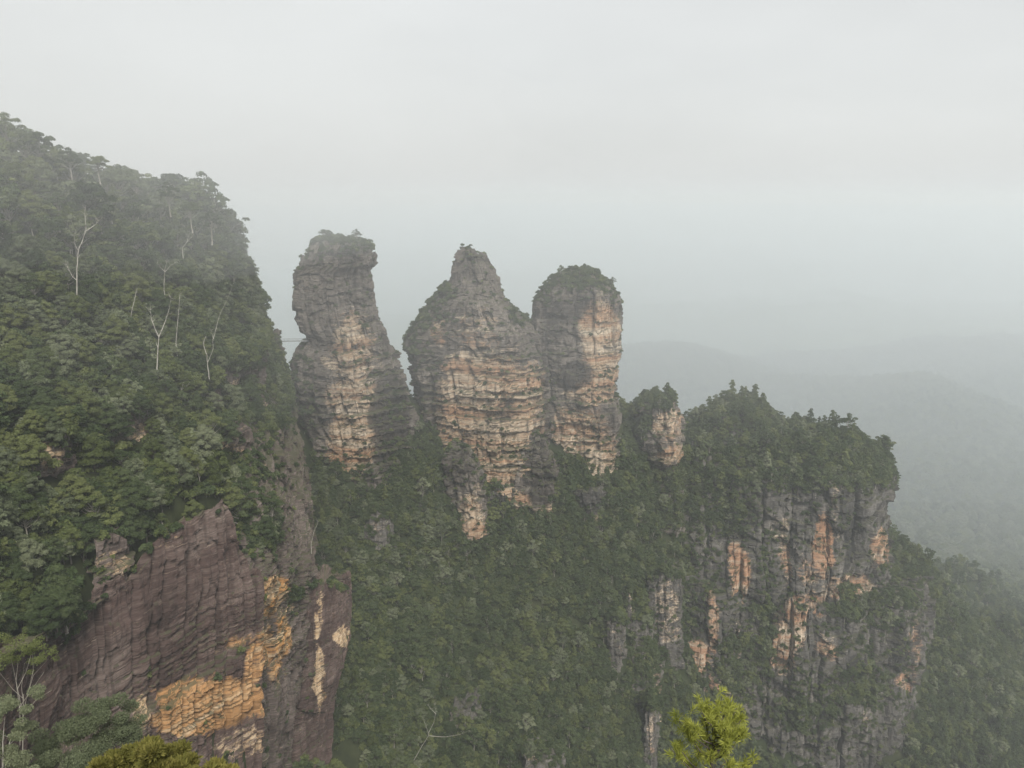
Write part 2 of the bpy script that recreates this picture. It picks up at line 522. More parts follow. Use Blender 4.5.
def cells(p, seed):
    """Blocky cell noise: one constant value per jittered cell."""
    f = np.floor(p); best = np.full(len(p), 1e9); val = np.zeros(len(p))
    for a in (-1, 0, 1):
        for b in (-1, 0, 1):
            for c in (-1, 0, 1):
                i, j, k = f[:, 0] + a, f[:, 1] + b, f[:, 2] + c
                q = np.stack([i + hash3(i, j, k, seed), j + hash3(i, j, k, seed + 1), k + hash3(i, j, k, seed + 2)], -1)
                d = ((q - p) ** 2).sum(1); m = d < best
                best = np.where(m, d, best); val = np.where(m, hash3(i, j, k, seed + 3), val)
    return val * 2 - 1

def blob_mask(V, blobs):
    """Stains and fresh scars laid on a rock: (px, py, half width, half height, weight) as seen from the lookout."""
    px, py, _ = project(V)
    m = np.zeros(len(V))
    if not len(blobs): return m
    ws = 1.0 + 5.0 * smooth(120, 500, np.hypot(V[:, 0], V[:, 1])) 
    px = px + fbm(V / (4 + ws * 2)[:, None], 3, 611) * 7; py = py + fbm(V / (4 + ws * 2)[:, None] + 50, 3, 612) * 9
    for bx, by, rx, ry, w in blobs:
        d = np.sqrt(((px - bx) / rx) ** 2 + ((py - by) / ry) ** 2)
        m = np.maximum(m, w * (1 - smooth(.55, 1.35, d)))
    return m

ROCKS = []      # (verts grid info for scattering plants)
def loft(name, keys, step, mat, amp, seed, fresh=(), cream=(), stain=(), W=9.0, label=None, cat="cliff", group=None,
         veg=(), veg_base=0.0, crown=None, bedk=1.0):
    """A closed rock mass lofted through plan contours given bottom to top; every contour has the same number of points."""
    keys = [np.asarray(k, float) for k in keys]
    nk = len(keys)
    per = np.mean([np.linalg.norm(np.roll(k, -1, 0) - k, axis=1).sum() for k in keys])
    nc = len(keys[0])
    # resample each contour: a common parameter from mean segment length
    seg = np.mean([np.linalg.norm(np.roll(k, -1, 0) - k, axis=1) for k in keys], 0)
    cum = np.concatenate([[0], np.cumsum(seg)])
    n = max(24, int(cum[-1] / step))
    s = np.linspace(0, cum[-1], n, endpoint=False)
    rows = []
    for k in keys:
        kk = np.vstack([k, k[:1]])
        rows.append(np.stack([np.interp(s, cum, kk[:, d]) for d in range(3)], -1))
    rows = np.array(rows)                                   # nk, n, 3
    hgt = np.abs(np.diff(rows[..., 2], axis=0)).mean(1) + np.linalg.norm(np.diff(rows[..., :2], axis=0), axis=-1).mean(1) * .5
    lv = np.concatenate([[0], np.cumsum(hgt)])
    m = max(8, int(lv[-1] / step))
    tt = np.linspace(0, lv[-1], m)
    G = np.empty((m, n, 3))
    for d in range(3):
        for j in range(n):
            G[:, j, d] = np.interp(tt, lv, rows[:, j, d])
    # outward horizontal direction
    dx = np.roll(G, -3, 1) - np.roll(G, 3, 1)
    nrm = np.stack([dx[..., 1], -dx[..., 0]], -1)
    nrm /= np.linalg.norm(nrm, axis=-1)[..., None] + 1e-9
    cen = G[..., :2].mean(1, keepdims=True)
    flip = np.sign(((G[..., :2] - cen) * nrm).sum(-1).mean())
    nrm *= flip
    sf = np.broadcast_to(s[None, :], (m, n))
    q = G.reshape(-1, 3)
    warp = fbm(q / 45.0, 3, seed) * 3.0 + fbm(q / 9.0, 2, seed + 3) * .7
    off, groove = strata((q[:, 2] + warp / bedk ** 1.3) * bedk)
    mod = smooth(-.35, .45, fbm(q * np.array((1, 1, .8)) / 38.0, 3, seed + 50))
    mod2 = smooth(-.2, .4, fbm(q / 22.0, 2, seed + 61))
    jb, jd = joints(sf.ravel() + 2.5 * fbm(q / 16.0, 2, seed + 9), q[:, 2], W, seed)
    jb2, jd2 = joints(sf.ravel() + 1.5 * fbm(q / 8.0, 2, seed + 19), q[:, 2] * 1.7, W * .37, seed + 77)
    a_str, a_groove, a_joint, a_crack, a_big, a_small, a_block = amp
    D = (a_str * off * (.15 + .85 * mod) - a_groove * groove * (.1 + .9 * mod)
         + a_block * cells((q + np.stack([warp, warp, warp * .4], -1)) / np.array((W * 1.0, W * 1.0, W * .7)), seed + 31)
         + .5 * a_block * cells((q + np.stack([warp, warp, warp * .3], -1)) / np.array((W * .5, W * .5, W * .3)), seed + 33)
         + a_joint * (jb * .75 + jb2 * .3) - a_crack * (np.exp(-(jd / .9) ** 2) * (.35 + .65 * mod2) + .25 * np.exp(-(jd2 / .5) ** 2) * mod2)
         + a_big * fbm(q / 26.0, 4, seed + 5) + a_small * (fbm(q / 4.5, 4, seed + 11, .6)))
    D = D.reshape(m, n)
    G[..., 0] += nrm[..., 0] * D; G[..., 1] += nrm[..., 1] * D
    rim = np.linspace(0, 1, m)[:, None] ** 6
    G[..., 2] += (.8 * fbm(q / 7.0, 3, seed + 91)).reshape(m, n) + rim * (2.2 * cells(q / np.array((6.5, 6.5, 60.0)), seed + 93)).reshape(m, n)
    # close the top with shrinking rings
    V = G.reshape(-1, 3)
    top = G[-1]; cen = top.mean(0); rings = []
    ext = np.linalg.norm(top[:, :2] - cen[:2], axis=1).mean()
    nr = max(2, int(ext / (step * 1.6)))
    for kx in range(1, nr + 1):
        f = 1 - kx / (nr + .3)
        ring = cen + (top - cen) * f
        ring = ring + np.stack([0 * top[:, 0], 0 * top[:, 0], (crown or 0) * (1 - f * f) + 1.2 * fbm(ring / 5.0, 3, seed + 7)], -1)
        rings.append(ring)
    V = np.vstack([V] + rings)
    mm = m + nr
    i = (np.arange(mm - 1)[:, None] * n + np.arange(n)[None, :])
    j = (np.arange(mm - 1)[:, None] * n + (np.arange(n)[None, :] + 1) % n)
    F = np.stack([i, j, j + n, i + n], -1).reshape(-1, 4)
    if flip * 1 < 0: F = F[:, ::-1]
    base = np.array((*V[:n, :2].mean(0), V[:, 2].min()))
    me = mesh_from(name, V - base, F, mat, False, {
        'fresh': blob_mask(V, fresh), 'cream': blob_mask(V, cream), 'stain': blob_mask(V, stain)})
    o = link(name, me, loc=base)
    tag(o, label, cat, group)
    # data for plants
    Fc = V[F].mean(1)
    e1 = V[F[:, 2]] - V[F[:, 0]]; e2 = V[F[:, 3]] - V[F[:, 1]]
    nn = np.cross(e1, e2); area = np.linalg.norm(nn, axis=1) * .5
    nn /= np.linalg.norm(nn, axis=1)[:, None] + 1e-9
    ROCKS.append(dict(name=name, c=Fc, n=nn, a=area, V=V, veg=veg, veg_base=veg_base, seed=seed))
    return o

def pillar_keys(sil, Y0, plan_shape, depth):
    """Contours of a free-standing pillar from its outline [(py, left px, right px)] top to bottom."""
    ks = []
    for py, l, r in reversed(sil):
        a, b = P(l, py, Y0), P(r, py, Y0)
        cx, hw, z = (a[0] + b[0]) / 2, (b[0] - a[0]) / 2, a[2]
        dp = min(depth, max(hw * 1.3, 3.0)) if hw < depth else depth
        ks.append([(cx + hw * ux, Y0 + dp * uy, z) for ux, uy in plan_shape])
    return ks

def wall_keys(fronts, back, drop=0.0):
    """Contours of a cliff from its front edges [(px, py, Y), ...] bottom to top, thickened away from the viewer by back metres."""
    ks = []
    for n_, fr in enumerate(fronts):
        f = [P(*q) for q in fr]
        b = [p + np.array((p[0] / p[1] * back, back, -drop * (n_ == len(fronts) - 1))) for p in reversed(f)]
        ks.append(f + b)
    return ks

A_SIS = (1.5, .45, 1.0, 2.6, 1.6, .45, 1.25)
# --- first pillar
SIL1 = [(243, 314, 364), (250, 307, 372), (258, 302, 373), (264, 299, 374), (268, 297, 369), (274, 291, 370), (300, 290, 374), (320, 292, 379),
        (330, 298, 382), (336, 306, 385), (343, 301, 388), (350, 294, 393), (370, 290, 399), (400, 291, 409), (440, 300, 418), (470, 314, 420), (500, 318, 420), (560, 315, 424)]
SH1 = [(-1, .15), (-.75, -.45), (-.2, -.8), (.25, -.9), (.5, -.5), (1, .35), (.7, .9), (-.6, .95)]
loft("rock_pillar", pillar_keys(SIL1, 480, SH1, 24), .75, M_SISTER, A_SIS, 11,
     fresh=[(352, 350, 26, 40, .62), (355, 400, 32, 30, .8), (352, 440, 30, 32, .95), (345, 460, 24, 20, .9)],
     cream=[(340, 365, 22, 8, .5), (350, 395, 30, 14, .5), (362, 420, 18, 10, .45)],
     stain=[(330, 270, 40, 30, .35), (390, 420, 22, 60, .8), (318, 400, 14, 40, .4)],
     veg=[(340, 245, 40, 12, .9), (310, 258, 14, 10, .6), (300, 400, 18, 60, .6), (395, 425, 14, 40, .5), (345, 480, 40, 16, .8), (305, 345, 14, 10, .4)],
     veg_base=.1, label="leftmost freestanding sandstone pillar with flat bushy top and notched left side", cat="rock pillar", group="row of three sandstone pillars")
# --- second pillar
SIL2 = [(249, 462, 474), (255, 460, 478), (257, 457, 486), (263, 456, 489), (270, 452, 496), (280, 451, 500), (288, 444, 503), (294, 437, 506), (302, 430, 512), (312, 421, 522),
        (322, 413, 532), (336, 405, 542), (348, 401, 547), (358, 406, 549), (380, 410, 550), (400, 413, 550), (440, 416, 552), (470, 426, 553), (500, 436, 556), (540, 440, 560), (600, 440, 565)]
SH2 = [(-1, .3), (-.8, -.35), (-.3, -.65), (.2, -.85), (.65, -.75), (1, -.2), (.8, .8), (-.5, .95)]
loft("rock_pillar", pillar_keys(SIL2, 505, SH2, 34), .75, M_SISTER, A_SIS, 23,
     fresh=[(490, 410, 62, 66, .8), (478, 375, 40, 20, .85), (485, 405, 45, 30, .8), (520, 395, 22, 40, .75), (500, 450, 40, 30, .75), (498, 490, 28, 24, 1.0), (535, 470, 18, 30, .7), (440, 330, 8, 20, .5), (475, 330, 30, 22, .4)],
     cream=[(470, 358, 25, 6, .6), (470, 395, 34, 18, .62), (500, 430, 40, 14, .5), (520, 400, 20, 20, .4), (510, 500, 16, 16, .6), (440, 450, 20, 8, .55)],
     stain=[(470, 290, 40, 30, .3), (508, 410, 12, 16, .55), (435, 405, 14, 40, .45), (545, 420, 5, 60, .6)],
     veg=[(430, 318, 26, 18, .9), (442, 296, 14, 12, .8), (520, 318, 14, 10, .7), (430, 366, 20, 16, .5), (410, 345, 12, 20, .7), (420, 470, 16, 40, .7)], veg_base=.08,
     label="middle freestanding sandstone pillar rising to a narrow stepped peak", cat="rock pillar", group="row of three sandstone pillars")
# --- third pillar
SIL3 = [(273, 570, 591), (278, 558, 602), (284, 547, 611), (292, 538, 619), (300, 531, 622), (312, 528, 623), (330, 527, 623), (350, 528, 623), (362, 530, 621), (375, 531, 618), (392, 535, 617), (402, 540, 619),
        (420, 544, 623), (450, 546, 622), (480, 548, 620), (510, 546, 622), (560, 545, 628)]
SH3 = [(-1, .1), (-.85, -.5), (-.2, -.7), (.35, -.85), (.8, -.6), (1, .1), (.7, .9), (-.6, .95)]
loft("rock_pillar", pillar_keys(SIL3, 512, SH3, 30), .75, M_SISTER, A_SIS, 37,
     fresh=[(600, 345, 22, 50, .85), (590, 395, 28, 14, .8), (605, 365, 18, 30, .9), (585, 440, 34, 30, .85), (560, 430, 14, 24, .6), (600, 460, 20, 26, .9)],
     cream=[(585, 465, 30, 18, .8), (570, 440, 22, 10, .55), (600, 475, 22, 10, .7), (608, 330, 14, 12, .4)],
     stain=[(575, 375, 18, 18, .9), (550, 350, 14, 60, .5), (570, 300, 40, 26, .45), (605, 425, 20, 18, .5)],
     veg=[(585, 278, 34, 16, .95), (545, 295, 16, 12, .8), (600, 300, 22, 10, .6), (570, 405, 30, 7, .5), (590, 505, 50, 14, .8)], veg_base=.1,
     label="rightmost of the three tall sandstone pillars, wide with a bushy rounded top", cat="rock pillar", group="row of three sandstone pillars")
A_BUT = (.9, .4, 1.0, 1.9, 2.0, .6, 1.8)
# --- lower buttresses at the feet of the pillars
loft("rock_buttress", pillar_keys([(443, 452, 464), (450, 446, 472), (460, 443, 480), (475, 442, 487), (500, 443, 490), (530, 445, 492), (560, 445, 494), (600, 440, 500)], 478, SH2, 14), .7, M_SISTER, A_BUT, 41,
     fresh=[(470, 520, 18, 30, .7), (480, 535, 10, 16, .8)], cream=[(460, 530, 12, 24, .5), (478, 500, 8, 20, .45)], stain=[(460, 470, 18, 22, .5)],
     veg=[(455, 452, 14, 8, .5), (490, 480, 8, 20, .7)], veg_base=.08, label="slender rock buttress with pointed top at the foot of the middle pillar", cat="rock buttress", group="buttresses below the pillars")
loft("rock_buttress", pillar_keys([(432, 530, 540), (440, 526, 546), (455, 520, 552), (475, 514, 557), (500, 510, 560), (520, 514, 560), (560, 510, 565)], 484, SH3, 13), .7, M_SISTER, A_BUT, 43,
     fresh=[(520, 505, 14, 14, .7), (545, 510, 16, 8, .7)], stain=[(540, 475, 24, 40, .55)],
     veg=[(535, 436, 8, 6, .4), (512, 470, 6, 20, .5), (520, 525, 30, 8, .8)], veg_base=.1, label="dark pointed rock buttress between the middle and right pillars", cat="rock buttress", group="buttresses below the pillars")
loft("rock_buttress", pillar_keys([(484, 566, 606), (490, 560, 614), (505, 556, 618), (525, 556, 620), (560, 550, 626)], 488, SH1, 15), .7, M_WALL, A_BUT, 47,
     cream=[(605, 520, 14, 5, .6)], stain=[(585, 505, 30, 18, .5)],
     veg=[(585, 488, 34, 6, .9), (560, 520, 8, 12, .5)], veg_base=.1, label="squat dark rock block below the right pillar with scrub on top", cat="rock buttress", group="buttresses below the pillars")
loft("rock_buttress", pillar_keys([(478, 492, 506), (490, 488, 516), (520, 487, 520), (545, 488, 522), (580, 486, 526)], 482, SH1, 10), .7, M_WALL, A_BUT, 48,
     cream=[(505, 535, 10, 10, .5)], stain=[(505, 505, 16, 20, .6)], veg=[(500, 482, 16, 12, .9), (505, 510, 10, 8, .6)], veg_base=.2,
     label="low scrubby rock buttress right of the slender pointed one", cat="rock buttress", group="buttresses below the pillars")
loft("rock_tor", pillar_keys([(399, 645, 668), (404, 638, 677), (412, 634, 682), (425, 634, 686), (440, 638, 686), (455, 645, 685), (466, 655, 680), (490, 650, 684), (530, 645, 690)], 508, SH1, 15), .7, M_SISTER, A_BUT, 53,
     fresh=[(668, 425, 16, 22, .55), (672, 455, 14, 14, .75)], cream=[(665, 420, 14, 12, .4)],
     veg=[(655, 402, 24, 10, .95), (640, 425, 12, 26, .9), (665, 505, 30, 34, 1.0), (690, 430, 8, 20, .5)], veg_base=.1, label="small rounded rock knob with bushy top right of the three pillars", cat="rock tor")

# --- the promontory on the right: an upper and a lower cliff
A_WALL = (.6, .35, 4.2, 4.6, 4.0, .8, 2.6)
up_top = [(640, 470, 512), (690, 470, 510), (725, 478, 502), (755, 484, 494), (790, 487, 490), (815, 484, 484), (838, 486, 482), (850, 482, 488), (864, 478, 492), (882, 476, 504), (886, 476, 520)]
up_mid = [(640, 520, 504), (690, 522, 502), (725, 528, 495), (755, 530, 489), (790, 530, 486), (815, 528, 481), (838, 528, 479), (850, 528, 487), (866, 526, 489), (878, 522, 502), (883, 520, 520)]
up_ovh = [(640, 500, 508), (690, 500, 506), (725, 508, 499), (755, 510, 491), (790, 512, 487), (815, 508, 482), (838, 508, 480), (850, 505, 487), (866, 502, 489), (884, 500, 502), (891, 498, 520)]
up_low = [(640, 590, 492), (690, 592, 490), (725, 600, 484), (755, 604, 480), (790, 606, 478), (815, 608, 475), (838, 608, 474), (850, 606, 480), (866, 604, 484), (878, 598, 500), (882, 590, 520)]
up_bot = [(640, 680, 488), (690, 682, 486), (725, 690, 480), (755, 694, 476), (790, 696, 474), (815, 698, 471), (838, 698, 470), (850, 696, 476), (866, 690, 480), (878, 685, 498), (882, 680, 520)]
up_cap = [(640, 455, 525), (690, 438, 524), (725, 412, 522), (757, 418, 520), (780, 446, 516), (812, 446, 512), (838, 450, 510), (852, 456, 510), (866, 466, 510), (874, 472, 514), (878, 476, 522)]
loft("cliff", wall_keys([up_bot, up_low, up_mid, up_ovh, up_top, up_cap], 45), .8, M_WALL, A_WALL, 61, W=16.0, crown=1.5,
     fresh=[(738, 575, 11, 32, 1.0), (786, 560, 7, 24, .6), (823, 545, 11, 34, .95), (808, 575, 14, 16, .5), (835, 590, 12, 18, .6), (862, 590, 14, 18, .75), (880, 548, 10, 20, .85), (850, 580, 14, 8, .7), (805, 600, 20, 10, .6)],
     cream=[(782, 535, 6, 24, .55), (740, 590, 7, 14, .5), (838, 510, 4, 40, .5), (825, 590, 6, 16, .5), (866, 600, 10, 10, .6), (776, 530, 10, 18, .4)],
     stain=[(847, 530, 5, 55, 1.0), (860, 530, 12, 40, .4), (795, 530, 14, 30, .4), (760, 590, 20, 40, .5)],
     veg=[(760, 432, 130, 44, 1.0), (845, 458, 56, 24, 1.0), (700, 480, 60, 40, 1.0), (720, 520, 40, 30, .8), (765, 560, 14, 40, .75), (815, 480, 90, 14, 1.0), (805, 505, 20, 10, .6), (875, 460, 18, 8, .8), (845, 600, 12, 20, .8), (700, 580, 26, 50, .7), (795, 590, 10, 20, .5), (885, 580, 12, 30, .6)],
     veg_base=.12, label="tall columned grey cliff under the bushy right end of the ridge, with orange scars", cat="cliff")
lo_top = [(628, 590, 478), (650, 585, 480), (690, 580, 484), (725, 605, 480), (760, 618, 476), (790, 600, 472), (812, 612, 468), (850, 620, 472), (880, 608, 482), (905, 600, 490), (922, 592, 512)]
lo_mid = [(630, 650, 468), (650, 650, 470), (690, 650, 474), (725, 655, 472), (758, 660, 470), (788, 655, 464), (810, 655, 461), (848, 660, 464), (880, 652, 475), (905, 642, 484), (922, 630, 508)]
lo_bot = [(630, 768, 455), (650, 765, 456), (690, 750, 460), (725, 740, 462), (755, 740, 462), (785, 738, 458), (808, 738, 456), (846, 732, 458), (880, 715, 470), (903, 700, 478), (919, 690, 504)]
lo_ext = [(px, py + 60, Y - 3) for px, py, Y in lo_bot]
loft("cliff", wall_keys([lo_ext, lo_bot, lo_mid, lo_top], 32), .8, M_WALL, A_WALL, 67, W=14.0, crown=1.5,
     fresh=[(790, 625, 20, 30, 1.0), (783, 655, 14, 20, .9), (818, 605, 12, 14, .8), (712, 620, 6, 40, .7), (696, 655, 14, 18, .9), (690, 665, 18, 12, .8), (826, 650, 14, 12, .6), (915, 645, 5, 40, .5), (905, 680, 8, 10, .6), (712, 690, 12, 18, .6), (655, 735, 8, 30, .5)],
     cream=[(790, 640, 16, 20, .6), (728, 685, 10, 12, .7), (700, 660, 8, 10, .5), (655, 725, 8, 40, .55), (865, 700, 5, 26, .5), (830, 640, 10, 10, .4), (738, 640, 5, 30, .5)],
     stain=[(765, 600, 24, 34, .9), (900, 640, 10, 34, .8), (840, 620, 10, 40, .6), (690, 610, 26, 34, .6), (855, 680, 12, 30, .7)],
     veg=[(740, 665, 30, 40, .85), (860, 690, 40, 26, .85), (665, 640, 30, 40, .85), (690, 740, 40, 20, .85), (800, 715, 40, 20, .85), (760, 640, 16, 50, .9), (740, 700, 30, 30, .7), (850, 610, 30, 14, .9), (640, 640, 24, 60, .6), (670, 600, 30, 20, .7), (815, 690, 30, 18, .7), (880, 620, 20, 14, .8), (870, 650, 12, 20, .6), (690, 720, 20, 30, .7), (900, 600, 24, 8, .9)],
     veg_base=.25, label="lower broken grey cliff band below the columned cliff, with orange and cream scars", cat="cliff")
# --- mid-slope crags left of the promontory
loft("rock_crag", wall_keys([[(625, 800, 424), (645, 800, 426), (660, 790, 431), (668, 790, 438)], [(628, 705, 436), (645, 700, 438), (656, 695, 442), (664, 695, 448)], [(632, 610, 462), (645, 600, 466), (654, 605, 470), (660, 610, 474)]], 20), .8, M_WALL, A_BUT, 71,
     cream=[(655, 720, 8, 50, .6), (630, 680, 6, 50, .35)], fresh=[(655, 690, 8, 40, .5)], stain=[(630, 640, 20, 60, .4)],
     veg=[(612, 650, 22, 90, .9), (640, 600, 30, 34, .9), (625, 730, 26, 40, .85), (645, 670, 14, 30, .8)], veg_base=.5, label="grey rock crag breaking out of the forest left of the columned cliff", cat="crag")
loft("rock_crag", wall_keys([[(520, 800, 362), (545, 800, 365), (565, 800, 372)], [(526, 752, 376), (545, 748, 380), (562, 752, 386)]], 12), .7, M_WALL, A_BUT, 73,
     cream=[(535, 760, 6, 14, .5)], veg=[(545, 752, 24, 8, .8)], veg_base=.25, label="pale rock crag at the bottom of the forested gully", cat="crag")
loft("rock_crag", wall_keys([[(452, 760, 380), (470, 762, 382), (490, 755, 388)], [(455, 700, 400), (470, 690, 404), (484, 700, 408)]], 9), .7, M_WALL, A_BUT, 79,
     veg=[(470, 695, 20, 10, .6)], veg_base=.3, label="grey rock crag half hidden in the middle of the gully forest", cat="crag")
loft("rock_crag", wall_keys([[(385, 580, 445), (400, 585, 447), (424, 580, 452), (436, 575, 458)], [(386, 480, 468), (400, 470, 472), (422, 470, 476), (434, 480, 480)]], 14), .7, M_WALL, A_BUT, 83,
     stain=[(410, 510, 20, 30, .5)], veg=[(385, 500, 12, 40, .6), (410, 472, 24, 8, .7)], veg_base=.3, label="brown rock step under the gap between left and middle pillars", cat="crag")

def ground_depth(px, py, y0=260.0, y1=620.0):
    ys = np.linspace(y0, y1, 181); p = np.array([P(px, py, y) for y in ys])
    hit = np.where(valley_z(p[:, 0], p[:, 1]) > p[:, 2])[0]
    return ys[hit[0]] if len(hit) else 480.0
for k, (x0, x1, t0, t1, crm, lab) in enumerate([
        (650, 682, 572, 640, .5, "pale grey rock sliver in the woods left of the columned cliff's foot"), (610, 624, 618, 660, .3, "narrow grey rock face in the gully's wooded right side"),
        (626, 637, 588, 616, .5, "small pale rock chip under the right pillar's slope"),
        (644, 658, 704, 756, .5, "cream streaked rock face above the sapling's left side"), (364, 394, 514, 534, .4, "tan patch of bare rock in the upper left gully")]):
    xm = (x0 + x1) / 2; yb = ground_depth(xm, t1 + 8) - 1.0
    loft("rock_crag", wall_keys([[(x0 - 2, t1 + 30, yb - 1), (xm, t1 + 34, yb - 4), (x1 + 2, t1 + 28, yb)], [(x0, t1, yb), (xm, t1 + 4, yb - 3), (x1, t1 - 3, yb + 1)],
         [(x0, t0 + 6, yb + 2), (xm - 2, t0, yb), (x1 - 1, t0 + 9, yb + 3)]], 26), .6, M_WALL, (.5, .3, 1.4, 1.4, 1.6, .7, 1.0), 130 + k, W=7.0,
         cream=[(xm, (t0 + t1) / 2, (x1 - x0) * .4, (t1 - t0) * .45, crm)], fresh=[(xm + 2, t1 - 6, (x1 - x0) * .3, 10, crm)], veg=[(xm, t0 + 2, (x1 - x0) * .7, 7, .9)], veg_base=.18, label=lab, cat="crag")
# --- the near cliffs on the left
A_NEAR = (.42, .2, .6, 1.5, 2.2, .22, .4)
n_bot = [(-60, 900, 118), (20, 850, 150), (65, 830, 170), (100, 830, 182), (140, 830, 194), (165, 830, 202), (205, 830, 217), (228, 830, 226), (246, 820, 232), (262, 820, 238)]
n_org = [(-60, 850, 120), (20, 800, 151), (65, 770, 170), (100, 755, 181), (140, 742, 193), (165, 750, 201), (205, 742, 216), (228, 736, 225), (246, 724, 231), (262, 712, 238)]
n_or1 = [(-60, 830, 119.5), (20, 780, 150), (65, 752, 169), (100, 735, 180), (140, 722, 191), (165, 712, 199), (205, 692, 213), (228, 676, 222), (246, 660, 229), (262, 652, 237)]
n_or2 = [(-60, 812, 121), (20, 765, 152), (65, 740, 171), (100, 722, 182.5), (140, 703, 194.5), (165, 690, 203.5), (205, 664, 218.5), (228, 648, 227), (246, 634, 233), (260, 628, 238)]
n_mid = [(-60, 740, 121), (20, 700, 152), (65, 680, 171.5), (100, 660, 183), (140, 630, 195), (165, 612, 204), (205, 585, 219), (228, 582, 227), (246, 588, 233), (259, 596, 238)]
n_top = [(-60, 690, 123), (20, 652, 154), (65, 630, 174), (100, 590, 186), (135, 572, 197), (165, 533, 207), (205, 512, 221), (224, 503, 228), (240, 548, 235), (256, 570, 239)]
loft("cliff", wall_keys([n_bot, n_org, n_or1, n_or2, n_mid, n_top], 26, 14.0), .38, M_CLIFF, A_NEAR, 91, W=7.0, bedk=3.0,
     fresh=[(215, 700, 60, 26, 1.1), (180, 722, 40, 14, 1.0), (255, 665, 12, 30, .8), (250, 640, 40, 10, .5), (270, 660, 10, 30, .6)],
     cream=[(145, 715, 14, 18, .6), (270, 628, 10, 10, .5), (220, 645, 30, 8, .3), (100, 600, 26, 6, .25), (130, 570, 14, 10, .3), (163, 540, 20, 10, .35), (240, 740, 30, 16, .45)],
     stain=[(170, 630, 60, 40, .35)],
     veg=[(120, 560, 40, 20, .7), (60, 630, 30, 16, .9), (165, 530, 16, 12, .6)], veg_base=.02,
     label="dark purplish cliff face with slanting beds and an orange ledge at its base", cat="cliff")
c_keys = [
    [(250, 830, 240), (262, 830, 246), (272, 830, 262), (284, 830, 284), (284, 830, 300)],
    [(252, 720, 240), (264, 720, 246), (276, 715, 264), (294, 705, 289), (296, 700, 304)],
    [(254, 640, 240), (264, 640, 246), (278, 635, 268), (302, 625, 293), (305, 620, 308)],
    [(252, 575, 241), (268, 572, 250), (284, 568, 274), (308, 562, 301), (312, 556, 318)],
    [(238, 510, 250), (258, 508, 262), (280, 505, 286), (304, 500, 316), (308, 498, 334)],
    [(232, 445, 276), (250, 445, 288), (272, 442, 312), (290, 440, 346), (294, 436, 362)],
    [(236, 385, 330), (248, 383, 340), (264, 381, 358), (280, 380, 392), (283, 378, 406)],
    [(250, 342, 385), (258, 340, 392), (266, 339, 402), (274, 340, 420), (276, 341, 432)],
]
loft("cliff", wall_keys(c_keys, 30), .42, M_NOSE, (.7, .4, 1.8, 1.8, 2.8, .8, 1.0), 97, W=8.0, bedk=3.0,
     fresh=[(275, 590, 14, 16, .9), (268, 608, 12, 14, .9), (283, 640, 10, 24, 1.0), (265, 645, 8, 20, .8), (275, 660, 12, 22, .6)],
     cream=[(285, 610, 14, 8, .45), (265, 640, 5, 40, .45), (283, 655, 8, 30, .35)],
     stain=[(285, 520, 20, 40, .25)],
     veg=[(255, 530, 22, 30, 1.0), (250, 470, 26, 30, .7), (270, 400, 22, 50, .8), (295, 600, 8, 10, .8), (258, 350, 16, 20, .95), (280, 500, 16, 40, .15)], veg_base=.02,
     label="grey rock nose on the right edge of the wooded hillside, rounded and steep", cat="cliff")
b_keys = [
    [(268, 860, 284), (290, 850, 292), (312, 845, 304), (326, 830, 318)],
    [(285, 720, 288), (305, 725, 297), (325, 718, 310), (334, 700, 324)],
    [(294, 650, 290), (312, 650, 298), (340, 648, 313), (348, 640, 328)],
    [(298, 603, 292), (316, 585, 300), (336, 588, 314), (347, 592, 326)],
]
loft("cliff", wall_keys(b_keys, 20), .42, M_CLIFF, (.25, .2, 1.8, 1.4, 1.8, .45, .3), 101, W=6.0, bedk=3.0,
     cream=[(320, 680, 5, 40, .75), (322, 620, 5, 30, .5), (343, 640, 7, 12, .7)], fresh=[(322, 690, 6, 26, .4), (343, 640, 7, 10, .5)],
     veg=[(305, 590, 14, 8, .7), (340, 590, 14, 6, .6)], veg_base=.05,
     label="reddish brown rock buttress at the lower right end of the near cliffs", cat="cliff")
# --- small ledges of bare rock in the wooded hillside
OUT = [("ledge of pale layered rock among trees beside the hillside's right edge", [(212, 378, 292), (240, 372, 318), (266, 364, 345)], 40, 10),
       ("pinkish rock ledge high on the wooded hillside beneath a lone pale trunk", [(160, 398, 258), (196, 394, 274), (222, 400, 284)], 26, 8),
       ("brown layered rock ledge amid dense trees in mid slope", [(105, 430, 222), (136, 422, 232), (160, 430, 242)], 40, 8),
       ("low rock outcrop at the left of the wooded slope", [(30, 445, 192), (52, 438, 198), (72, 446, 206)], 38, 7),
       ("pale blocky rock outcrop above the cliff's peak", [(212, 434, 262), (232, 428, 272), (252, 440, 284)], 46, 7),
       ("reddish layered rock outcrop just above the dark cliff", [(164, 476, 226), (188, 468, 236), (208, 474, 243)], 40, 7),
       ("small pale rock outcrop over the left part of the dark cliff", [(96, 556, 190), (112, 546, 194), (130, 554, 199)], 40, 6),
       ("stepped rock ledge halfway up the hillside's right edge", [(232, 402, 305), (252, 398, 322), (268, 402, 338)], 30, 8)]
